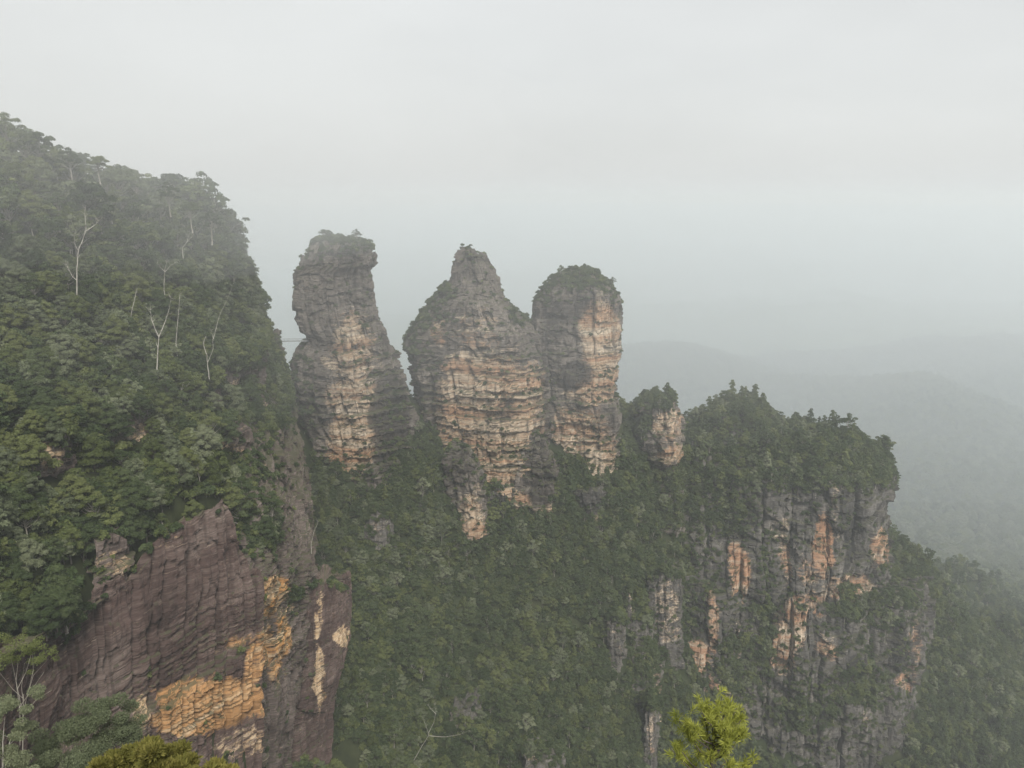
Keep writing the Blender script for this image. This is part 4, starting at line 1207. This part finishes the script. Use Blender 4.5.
# spread over all rocks: the largest that show
srank = np.argsort(-area)
taken, cells = [], {}
for t in srank:
    key = (int(su[t] / 7), int(sv[t] / 7))
    if area[t] <= 0 or len(taken) >= N_SHRUB: break
    if cells.get(key, 0) >= 1: continue
    cells[key] = 1; taken.append(t)
ROCKMARKS = [(338, 245, "the left pillar's flat top"), (295, 270, "the left pillar's upper left edge"), (305, 340, "the notch in the left pillar"), (310, 410, "the left pillar's lower left side"), (395, 425, "the left pillar's dark right side"), (345, 478, "the left pillar's foot"),
             (468, 256, "the middle pillar's peak"), (445, 292, "the step below the middle peak"), (425, 320, "the middle pillar's left shoulder"), (405, 345, "the middle pillar's lowest left step"), (520, 318, "the saddle between middle and right pillars"), (425, 450, "the middle pillar's left foot"),
             (580, 275, "the right pillar's rounded top"), (545, 296, "the right pillar's left shoulder"), (610, 300, "the right pillar's upper right edge"), (575, 405, "the right pillar's waist ledge"), (590, 495, "the block under the right pillar"), (480, 480, "the slender pointed buttress"), (535, 480, "the dark pointed buttress"), (500, 495, "the low scrubby buttress"),
             (655, 402, "the rounded rock tor"), (645, 440, "the rock tor's left side"), (700, 440, "the bushy shoulder right of the tor"), (745, 410, "the ridge crest's highest bump"), (800, 430, "the ridge crest over the columned cliff"), (860, 450, "the ridge's right end"), (890, 480, "the overhanging nose of the ridge"), (720, 520, "the scrubby face left of the columns"),
             (765, 560, "the dark recess in the columned cliff"), (815, 490, "the brow of the columned cliff"), (845, 600, "the ledge under the columned cliff"), (700, 590, "the scrubby cliff by the thin orange scar"), (790, 590, "the base of the big orange scar"), (885, 590, "the columned cliff's right foot"), (760, 650, "the shaded gully in the lower band"), (740, 710, "the lower band's scrubby foot"), (870, 640, "the lower band's right half"), (680, 620, "the lower band's left half"), (640, 620, "the grey crag beside the lower band"), (545, 752, "the pale crag at the gully's bottom"), (470, 695, "the half hidden gully crag"), (405, 480, "the brown rock step"),
             (120, 560, "the dark cliff's upper rim"), (60, 630, "the dark cliff's left rim"), (220, 510, "the dark cliff's peak"), (255, 540, "the hollow behind the dark cliff"), (250, 470, "the grey nose's wooded side"), (270, 400, "the hillside's rocky right edge"), (300, 600, "the cleft beside the reddish buttress"), (330, 590, "the reddish buttress's rim"),
             (240, 368, "the pale layered ledge"), (196, 425, "the pinkish ledge"), (138, 448, "the brown layered ledge"), (50, 462, "the low left outcrop"), (190, 490, "the reddish outcrop"), (112, 556, "the small pale outcrop")]
RM = np.array([(a, b) for a, b, _ in ROCKMARKS], float)
SW = ['dark', 'olive', 'pale']; SSRC = {}
stint = np.clip((rr_.normal(size=len(rp)) * .7 + .55).astype(int), 0, 2)
svar = rr_.integers(0, 2, len(rp))
for t in taken:
    ti, vv = int(stint[t]), int(svar[t])
    d = ((RM - (su[t], sv[t])) ** 2).sum(1); k = int(d.argmin()); q = math.sqrt(d[k]); dx, dy = su[t] - RM[k][0], sv[t] - RM[k][1]
    rel = "on" if q < 10 else (("right along from" if dx > 0 else "left along from") if abs(dx) > abs(dy) else ("under" if dy > 0 else "over"))
    if q > 35: rel = "further " + rel
    size = "large" if rp[t, 3] > 3 else ("middling" if rp[t, 3] > 2.2 else "small")
    o = link("shrub", SHRUBS[TINTS[ti]][vv], loc=rp[t, :3])
    s = rp[t, 3] / 2.0; o.scale = (s, s, s); o.rotation_euler = (0, 0, float(rr_.uniform(0, 6.28)))
    tag(o, "%s %s green shrub %s %s" % (size, SW[ti], rel, ROCKMARKS[k][2]), "shrub", "shrubs clinging to the cliffs")
    SSRC.setdefault((ti, vv), o)
m = np.ones(len(rp), bool); m[taken] = False
keys = sorted(SSRC)
kk = np.array([keys.index((int(a), int(b))) if (int(a), int(b)) in SSRC else 0 for a, b in zip(stint, svar)])
scatter_object("cliff_scrub", rp[m, :3], rp[m, 3] / 2.0, kk[m], [[SSRC[k]] for k in keys], "low green scrub on ledges and cracks of every cliff")

scatter_object("forest", allp, alls, allk, [list(COARSE[(k // 3, k % 3)]) for k in range(18)] + [[SSRC[(0, 0)]], [SSRC[(1, 0)]]], "dense eucalypt forest filling the gully, slopes and valley floor")

# ------------------------------------------------------------------ bare pale trees that stand out
def bare_tree(name, Y, paths, r0, label, cat="tree", group=None, mat=None):
    """paths: [[(px, py, dY), ...]] trunk first, then branches, each drawn at its own depth."""
    base = P(paths[0][0][0], paths[0][0][1], Y)
    e = link(name, None, loc=base); tag(e, label, cat, group)
    for k, pth in enumerate(paths):
        pts = np.array([P(a, b, Y + (c[0] if c else 0)) for a, b, *c in pth]) - base
        if k == 0: pts = np.vstack([pts[:1] + (0, .3, -4.0), pts])
        t = np.linspace(0, len(pts) - 1, len(pts) * 3)
        fine = np.stack([np.interp(t, np.arange(len(pts)), pts[:, d]) for d in range(3)], -1)
        fine += fbm(fine * .7 + k * 9, 2, 77)[:, None] * .12
        ra = r0 * .72 if k == 0 else r0 * .46
        rgb_ = np.random.default_rng(int(base[0] * 10) % 1000 + k); tw = [(fine, np.linspace(ra, ra * (.5 if k == 0 else .12), len(fine)))]
        for q_ in range(3 if k == 0 else 9):
            i_ = rgb_.integers(len(fine) // 2, len(fine)); st = fine[i_]; ln = rgb_.uniform(.8, 2.2)
            dr = rgb_.normal(size=3) * (1, 1, .6) + (0, 0, .8); dr /= np.linalg.norm(dr)
            tw.append((np.array([st, st + dr * ln * .5, st + dr * ln + (0, 0, .25)]), [ra * .35, ra * .25, ra * .1]))
        V, F = tubes(tw, 6)
        link("trunk" if k == 0 else "branch", mesh_from("trunk", V, F, mat or M_PALEBARK, True), e)
    return e
GB = "bare pale trunks rising from the left hillside"
bare_tree("bare_tree", 243, [[(77, 300), (77, 270), (78, 251), (83, 240), (86, 230)], [(86, 230), (85, 220, -1), (85, 208, -1)], [(86, 231), (95, 225, 1), (103, 217, 1)], [(78, 250), (74, 243, -1), (75, 234, -1)], [(77, 280), (73, 277, 1), (66, 265, 1)]], .30,
          "tall pale bare trunk forking twice near the misty hilltop", group=GB)
bare_tree("bare_tree", 252, [[(157, 370), (158, 350), (159, 337)], [(159, 337), (152, 322, -1), (150, 310, -1)], [(159, 337), (165, 322, 1), (169, 310, 1), (171, 298, 1)]], .34,
          "white Y-shaped bare trunk in the middle of the wooded slope", group=GB)
bare_tree("bare_tree", 266, [[(208, 368), (207, 355), (203, 344), (206, 336)], [(208, 362), (213, 350, 1), (213, 338, 1), (211, 330, 1)], [(213, 340, 1), (219, 316, 2), (228, 298, 2), (234, 282, 2)]], .22,
          "thin white bare trunk leaning right, looped at its foot", group=GB)
bare_tree("bare_tree", 268, [[(176, 345), (178, 320), (180, 294)]], .2, "straight thin pale stem right of the white Y-shaped trunk", group=GB)
bare_tree("bare_tree", 262, [[(129, 328), (133, 306), (137, 288)]], .2, "slender pale stem left of and above the white Y-shaped trunk", group=GB)
bare_tree("bare_tree", 285, [[(164, 290), (165, 270)], [(165, 272), (160, 266, -1), (157, 263, -1)], [(165, 272), (170, 266, 1), (176, 262, 1)], [(165, 271), (166, 262)]], .2, "short pale stem with three bare twigs under the skyline", group=GB)
bare_tree("bare_tree", 310, [[(182, 248), (188, 241), (194, 234)], [(187, 242), (189, 234, 1)]], .2, "slanting pale bare limb just under the stepped skyline", group=GB)
bare_tree("bare_tree", 258, [[(182, 402), (181, 390), (184, 382)], [(181, 390), (187, 386, 1)]], .16, "small pale twiggy trunk above the pinkish rock ledge", group=GB)
bare_tree("bare_tree", 362, [[(409, 772), (414, 760), (422, 746), (429, 735)], [(429, 735), (426, 726, -1), (423, 718, -1)], [(429, 736), (445, 737, 2), (458, 735, 2), (469, 731, 2)], [(428, 734), (434, 722, 1), (436, 711, 1), (434, 702, 1)], [(436, 714, 1), (428, 705, 1)]], .3,
          "fallen white dead tree with spread limbs in the gully", mat=M_PALEBARK)
bare_tree("bare_tree", 300, [[(311, 545), (314, 532), (318, 522)]], .16, "thin grey dead stem beside the grey rock nose")

# a few gums that stand alone against the sky
def lone(px, py, Y, h, fi, ti, label, rot=0.0):
    p = P(px, py, Y); p[2] -= h * .05
    return add_tree(p, h, fi, ti, True, label, "gum trees of the left hillside", rot)
lone(100, 182, 314, 11.5, 4, 1, "lone small flat-crowned gum standing out on the hilltop skyline", 1.0)
lone(10, 160, 300, 17, 3, 1, "tallest gum on the misty hilltop with a thin flat crown", 2.0)
lone(42, 170, 302, 16, 4, 0, "tall thin-crowned gum second from the hilltop's left end", 0.4)
lone(28, 170, 298, 14, 3, 1, "thin-crowned gum between the two tallest hilltop gums", 3.4)
lone(72, 180, 306, 12, 3, 0, "open-crowned gum right of the tallest hilltop pair", 5.0)
lone(212, 240, 338, 12.5, 3, 0, "dark layered gum at the skyline's second step", 1.2)
lone(192, 228, 332, 12.5, 4, 0, "dark open gum left of the skyline's second step", 2.8)
lone(170, 212, 326, 12, 3, 0, "dark flat-topped gum in the middle of the falling skyline", 4.0)

def top_tree(px, py, Y, h, fi, ti, label, group):
    p = P(px, py, Y)
    # stand it on the rock: the highest rock point close by
    best = None
    for rk in ROCKS:
        V = rk['V']; m = (np.abs(V[:, 0] - p[0]) < 1.6) & (np.abs(V[:, 1] - p[1]) < 2.5)
        if m.any(): best = max(best if best is not None else -1e9, V[m, 2].max())
    if best is not None: p[2] = best - 1.0
    add_tree(p, h, fi, ti, True, label, group, px * .7)
GT = "small trees on the pillar tops"
for q in [(324, 245, 474, 8.5, 4, 0, "little spreading tree at the left brim of the left pillar's top"), (330, 243, 476, 7.0, 1, 0, "round little tree left of centre on the left pillar's top"), (343, 241, 476, 5.0, 2, 0, "round little tree right of centre on the left pillar's top"),
          (357, 243, 476, 8.0, 3, 0, "flat little tree on the left pillar's top near its right brim"), (362, 247, 472, 7.5, 4, 0, "tiny tree leaning over the right brim of the left pillar"),
          (552, 287, 508, 6.5, 1, 0, "small round tree on the right pillar's left shoulder"), (561, 279, 506, 8.5, 3, 0, "open airy tree on the right pillar's left crown"), (572, 274, 506, 9.0, 4, 0, "tallest airy tree on the right pillar's top"),
          (584, 273, 502, 6.0, 1, 0, "round bush-like tree at the middle of the right pillar's top"), (597, 279, 503, 6.0, 2, 0, "round bush-like tree on the right pillar's right crown"), (612, 292, 506, 6.5, 3, 0, "small tree hanging at the right pillar's upper right edge"),
          (446, 296, 503, 3.8, 4, 0, "tiny tree on the step left of the middle pillar's peak"), (432, 303, 503, 4.5, 1, 0, "small tree halfway down the middle pillar's left shoulder"), (413, 325, 503, 5.0, 2, 0, "small tree low on the middle pillar's left shoulder"), (527, 312, 508, 4.2, 0, 0, "small tree in the saddle between middle and right pillars")]:
    top_tree(*q, GT)
GR = "trees along the ridge's skyline"
for q in [(644, 408, 508, 6, 1, 0, "round tree on the left of the rock tor's top"), (656, 404, 506, 6.5, 2, 0, "round tree on the right of the rock tor's top"), (700, 415, 520, 8, 0, 0, "tree left of the ridge crest's highest bump"), (718, 405, 520, 8, 1, 0, "tree on the left of the crest's highest bump"),
          (735, 402, 518, 8.5, 2, 1, "tree on top of the crest's highest bump"), (752, 405, 518, 8, 0, 0, "tree on the right of the crest's highest bump"), (771, 430, 514, 7, 4, 1, "airy flat tree in the dip right of the crest's bump"), (785, 436, 512, 8, 3, 1, "flat-topped tree standing out in the crest's middle"),
          (803, 438, 510, 8.5, 3, 0, "wide flat tree right of the crest's middle"), (820, 440, 510, 8.5, 4, 1, "wide layered tree over the columned cliff"), (842, 446, 508, 7.5, 1, 0, "round tree towards the ridge's right end"), (862, 452, 506, 7, 2, 0, "round tree at the ridge's right end"), (880, 464, 506, 6.5, 0, 0, "last tree above the overhanging nose")]:
    top_tree(*q, GR)

# ------------------------------------------------------------------ near trees in the lower left corner
def near_tree(base, Y, h, clumps, tint_mat, limbs, label, leaf=.07, dens=1500, bark=None, r0=.14):
    b = P(*base, Y); 
    b[2] = float(terrain_z(np.array([b[0]]), np.array([b[1]]))[0]) - .2
    e = link("eucalyptus_tree", None, loc=b); tag(e, label, "tree", "gum trees in the lower left corner")
    rg = np.random.default_rng(int(base[0] * 7 + base[1])); C, D, paths = [], [], []
    ctr = np.mean([P(px, py, Y + dy) for px, py, r, dy in clumps], 0) - b
    mid = np.array((ctr[0] * .5, ctr[1] * .5, ctr[2] * .55))
    fork = np.array((ctr[0] * .85, ctr[1] * .85, ctr[2] * .82))
    paths.append((np.array([(0, 0, -.5), mid * (.5, .5, .5), mid, fork]), [r0 * 1.3, r0 * 1.1, r0 * .9, r0 * .6]))
    for px, py, r, dy in clumps:
        c0 = P(px, py, Y + dy) - b; rm = r * Y / FPX
        tip = c0 + np.array((0, 0, -.3 * rm)); kink = fork + (tip - fork) * rg.uniform(.35, .6) + rg.normal(size=3) * rm * .3
        paths.append((np.array([fork * rg.uniform(.8, 1.0), kink, tip]), [r0 * .4, r0 * .28, r0 * .1]))
        for s in range(9):
            cc = c0 + rg.normal(size=3) * rm * (.6, .6, .42); r2 = rm * rg.uniform(.28, .5)
            n = int(dens * r2 * r2) + 30
            d = rg.normal(size=(n, 3)); d /= np.linalg.norm(d, axis=1)[:, None]
            C.append(cc + d * r2 * np.array((1, 1, .6)) * rg.uniform(.5, 1.05, n)[:, None]); D.append(d * .6 + rg.normal(size=(n, 3)))
    for lm in limbs:
        paths.append((np.array([P(a, c, Y) - b for a, c in lm]), np.linspace(r0 * .55, r0 * .2, len(lm))))
    V, F = leaf_quads(np.concatenate(C), np.concatenate(D), leaf, rg, .7)
    link("crown", mesh_from("crown", V, F, tint_mat, False), e)
    V, F = tubes(paths, 5); link("trunk", mesh_from("trunk", V, F, bark or M_PALEBARK, True), e)
near_tree((95, 840), 62, 11, [(100, 712, 26, 0), (75, 735, 30, -1), (118, 725, 24, 1), (60, 755, 30, 0), (100, 755, 34, -2), (135, 735, 14, 1), (40, 770, 30, 1), (90, 785, 40, 0)], M_LEAF['pale'], [],
          "soft grey-green gum crown in front of the dark cliff, bottom left")
near_tree((4, 850), 56, 11, [(4, 712, 20, 0), (18, 732, 18, 1), (-8, 745, 24, 0), (14, 765, 26, -1), (-20, 720, 26, 2)], M_LEAF['pale'], [],
          "pale green gum crown cut by the photo's lower left corner")
near_tree((22, 830), 70, 12, [(10, 652, 16, 0), (32, 648, 18, 1), (48, 656, 12, 0), (-6, 662, 18, -1), (24, 660, 12, 1)], M_LEAF['olive'], [[(20, 745), (20, 711), (16, 681), (18, 663)], [(19, 708), (33, 688), (44, 672)], [(17, 690), (26, 672), (31, 655)], [(20, 720), (36, 700), (52, 690)]],
          "thin brownish gum with bare white branches below its flat crown", dens=380, r0=.07, bark=M_MIDBARK)

# ------------------------------------------------------------------ foreground bush and sapling
def needle_tufts(C, D, length, width, per, rg, spread=.42):
    """Whorls of narrow leaves at points C along directions D."""
    n = len(C)
    c = np.repeat(C, per, 0); d = np.repeat(D, per, 0)
    d = d / np.linalg.norm(d, axis=1)[:, None] + rg.normal(size=(n * per, 3)) * spread
    d /= np.linalg.norm(d, axis=1)[:, None]
    c = c + np.repeat(D / np.linalg.norm(D, axis=1)[:, None], per, 0) * rg.uniform(-.6, .25, n * per)[:, None] * length
    l = length * rg.uniform(.6, 1.1, n * per)[:, None]
    t = np.cross(d, rg.normal(size=(n * per, 3))); t /= np.linalg.norm(t, axis=1)[:, None]
    w = width * rg.uniform(.7, 1.2, n * per)[:, None]
    V = np.stack([c - t * w * .3, c + d * l * .55 - t * w * .5, c + d * l, c + d * l * .55 + t * w * .5], 1).reshape(-1, 3)
    return V, np.arange(len(V)).reshape(-1, 4)

def sapling():
    Y = 8.0; rg = np.random.default_rng(5)
    b = P(712, 900, Y); b[2] = float(terrain_z(np.array([b[0]]), np.array([b[1]]))[0]) - .05
    e = link("pine_sapling", None, loc=b); tag(e, "bright yellow-green needle-leaved sapling poking up at the bottom edge", "sapling")
    spots = [(676, 716), (684, 722), (690, 735), (694, 728), (700, 708), (708, 702), (704, 716), (722, 697), (716, 706), (728, 704), (737, 708), (744, 712), (741, 720), (732, 718), (722, 716), (712, 716), (726, 728), (744, 732), (738, 738), (730, 736),
             (716, 732), (706, 742), (676, 744), (670, 748), (682, 754), (692, 764), (718, 748), (710, 756), (733, 764), (744, 766), (752, 762), (728, 748), (700, 726), (696, 748)]
    C, D, br = [], [], []
    axis = [np.array((0, 0, -.1)), P(712, 860, Y) - b, P(711, 790, Y) - b, P(713, 745, Y) - b, P(716, 715, Y) - b]
    br.append((np.array(axis), [.045, .035, .026, .014, .006]))
    for px, py in spots:
        tip = P(px, py, Y + rg.uniform(-.28, .28)) - b
        k = np.array((0, 0, 1.0)) * (tip[2] - .25 - .55 * abs(tip[0] - axis[3][0]))
        root = np.array((np.interp(k[2], [a[2] for a in axis], [a[0] for a in axis]), np.interp(k[2], [a[2] for a in axis], [a[1] for a in axis]), k[2]))
        midp = root * .45 + tip * .55 + np.array((0, 0, -.06))
        br.append((np.array([root, midp, tip]), [.012, .008, .004]))
        dirn = (tip - midp) + np.array((0, 0, .15))
        for j in range(6):
            s = rg.uniform(.45, 1.02)
            C.append(midp + (tip - midp) * s + rg.normal(size=3) * .035); D.append(dirn / np.linalg.norm(dirn) + rg.normal(size=3) * .5)
    V, F = needle_tufts(np.array(C), np.array(D), .1, .0075, 44, rg, .75)
    link("foliage", mesh_from("foliage", V, F, M_LEAF['yellow'], False), e)
    V, F = tubes(br, 5); link("stem", mesh_from("stem", V, F, M_BARK, True), e)
sapling()

def front_bush():
    Y = 12.0; rg = np.random.default_rng(8)
    b = P(160, 850, Y); b[2] = float(terrain_z(np.array([b[0]]), np.array([b[1]]))[0]) - .05
    e = link("bush", None, loc=b); tag(e, "golden green dense-leaved bush in front of the orange ledge at the bottom edge", "bush")
    domes = [(160, 800, 54), (112, 800, 38), (206, 802, 36)]
    for k in range(46):
        t = rg.uniform(-1, 1); domes.append((160 + 70 * t, 762 + 24 * t * t + rg.uniform(-9, 24), rg.uniform(5, 12)))
    C, D, br = [], [], []
    for px, py, r in domes:
        c0 = P(px, py - 6, Y + rg.uniform(-.5, .4)) - b; rm = r * Y / FPX
        n = int(620 * rm * min(1, .25 / rm) + 24)
        d = rg.normal(size=(n, 3)); d /= np.linalg.norm(d, axis=1)[:, None]; d[:, 2] = np.abs(d[:, 2]) * 1.0 - .15
        C.append(c0 + d * rm * np.array((1, 1, .75)) * rg.uniform(.6, 1.08, n)[:, None]); D.append(d + (0, 0, .8) + rg.normal(size=(n, 3)) * .35)
        br.append((np.array([(0, 0, -.1), c0 * (.4, .4, .5), c0]), [.05, .035, .015]))
    V, F = needle_tufts(np.concatenate(C), np.concatenate(D), .12, .03, 12, rg, .5)
    link("foliage", mesh_from("foliage", V, F, M_LEAF['gold'], False), e)
    V, F = tubes(br, 5); link("stem", mesh_from("stem", V, F, M_BARK, True), e)
front_bush()

# ------------------------------------------------------------------ the footbridge to the first pillar
def boxv(a, b, w, h):
    """A bar from a to b with width w (horizontal) and height h."""
    a, b = np.asarray(a, float), np.asarray(b, float); d = b - a; d /= np.linalg.norm(d)
    s = np.cross(d, (0, 0, 1)) if abs(d[2]) < .9 else np.array((1.0, 0, 0)); s /= np.linalg.norm(s); t = np.cross(s, d)
    V = [p + s * w / 2 * i + t * h / 2 * j for p in (a, b) for i, j in ((-1, -1), (1, -1), (1, 1), (-1, 1))]
    return np.array(V), np.array([(0, 1, 2, 3), (7, 6, 5, 4), (0, 4, 5, 1), (1, 5, 6, 2), (2, 6, 7, 3), (3, 7, 4, 0)])
def bars(lst):
    V, F, n = [], [], 0
    for q in lst:
        v, f_ = boxv(*q); V.append(v); F.append(f_ + n); n += len(v)
    return np.vstack(V), np.vstack(F)
mS, ntS, outS = new_mat("painted_steel")
bS = N(ntS, "ShaderNodeBsdfPrincipled"); bS.inputs['Roughness'].default_value = .5; bS.inputs['Metallic'].default_value = .3
posS = N(ntS, "ShaderNodeNewGeometry").outputs['Position']
ntS.links.new(ramp(ntS, noise_at(ntS, posS, (1.5, 1.5, 1.5), 3), [(.3, (.2, .21, .21)), (.7, (.34, .35, .35))]), bS.inputs['Base Color'])
ntS.links.new(bS.outputs[0], outS.inputs['Surface'])
A_, B_ = P(270, 341.0, 458), P(308, 340.4, 470)
br = link("footbridge", None, loc=A_); tag(br, "small steel footbridge spanning the gap between wooded hillside and left pillar", "bridge")
dB = B_ - A_; sB = np.cross(dB / np.linalg.norm(dB), (0, 0, 1)) * .65
V, F = bars([((0, 0, 0), dB, 1.3, .12), (sB * .9 - (0, 0, .3), dB + sB * .9 - (0, 0, .3), .14, .5), (-sB * .9 - (0, 0, .3), dB - sB * .9 - (0, 0, .3), .14, .5)])
link("deck", mesh_from("deck", V, F, mS, False), br)
for sgn in (-1, 1):
    o_ = sB * sgn
    q = [(o_ + (0, 0, 1.15), dB + o_ + (0, 0, 1.15), .09, .09), (o_ + (0, 0, .62), dB + o_ + (0, 0, .62), .05, .05)]
    for k in range(9):
        c = dB * (k + .2) / 8.6 + o_; q.append((c + (0, 0, .05), c + (0, 0, 1.1), .07, .07))
    V, F = bars(q); link("handrail", mesh_from("handrail", V, F, mS, False), br)

# ------------------------------------------------------------------ the misty air
zmin = float(TERR[..., 2].min()) - 1.0
mh = bpy.data.materials.new("misty_air"); mh.use_nodes = True
nh_ = mh.node_tree; nh_.nodes.clear()
oh = nh_.nodes.new("ShaderNodeOutputMaterial"); pv_ = nh_.nodes.new("ShaderNodeVolumePrincipled")
pv_.inputs['Color'].default_value = (.85, .885, .912, 1); pv_.inputs['Density'].default_value = HAZE_DENSITY; pv_.inputs['Anisotropy'].default_value = 0.25
nh_.links.new(pv_.outputs[0], oh.inputs['Volume'])
lo, hi = np.array((-14500.0, -300.0, zmin)), np.array((14500.0, 15600.0, 60.0))
V = np.array([(x, y, z) for x in (lo[0], hi[0]) for y in (lo[1], hi[1]) for z in (lo[2], hi[2])])
F = np.array([(0, 1, 3, 2), (4, 6, 7, 5), (0, 4, 5, 1), (2, 3, 7, 6), (0, 2, 6, 4), (1, 5, 7, 3)])
tag(link("haze", mesh_from("haze", V, F, mh, False)), kind='stuff')

# a bank of cloud drifting over the hilltop and the pillars
def mist_bank(centre, radii, mat, wob, label=None):
    nu, nv = 64, 32
    th, ph_ = np.meshgrid(np.linspace(0, 2 * math.pi, nu, endpoint=False), np.linspace(-math.pi / 2 + .05, math.pi / 2 - .05, nv))
    sp = np.stack([np.cos(ph_) * np.cos(th), np.cos(ph_) * np.sin(th), np.sin(ph_)], -1).reshape(-1, 3)
    V = sp * np.array(radii) * (1 + wob * fbm(sp * np.array((4, 4, 1.6)), 3, 801))[:, None]
    i = (np.arange(nv - 1)[:, None] * nu + np.arange(nu)[None, :]); j = (np.arange(nv - 1)[:, None] * nu + (np.arange(nu)[None, :] + 1) % nu)
    F = np.stack([i, j, j + nu, i + nu], -1).reshape(-1, 4)
    me = mesh_from("mist", V, [F, np.arange(nu)[::-1][None, :], ((nv - 1) * nu + np.arange(nu))[None, :]], mat, True)
    tag(link("mist", me, loc=centre), kind='stuff')
def mist_material(name, colour, density):
    m_ = bpy.data.materials.new(name); m_.use_nodes = True
    t_ = m_.node_tree; t_.nodes.clear()
    o_ = t_.nodes.new("ShaderNodeOutputMaterial"); p_ = t_.nodes.new("ShaderNodeVolumePrincipled")
    p_.inputs['Color'].default_value = (*colour, 1); p_.inputs['Density'].default_value = density; p_.inputs['Anisotropy'].default_value = 0.25
    t_.links.new(p_.outputs[0], o_.inputs['Volume'])
    return m_
mist_bank((-90, 480, -20), (520, 330, 75), mist_material("cloud_mist", (.97, .985, 1.0), MIST_DENSITY), .12)
mist_bank((-190, 330, 28), (200, 170, 62), mist_material("hill_mist", (.97, .985, 1.0), .0015), .15)
mist_bank((600, 4300, -300), (6500, 3640, 278), mist_material("valley_mist", (.785, .842, .882), VALLEY_MIST), .10)
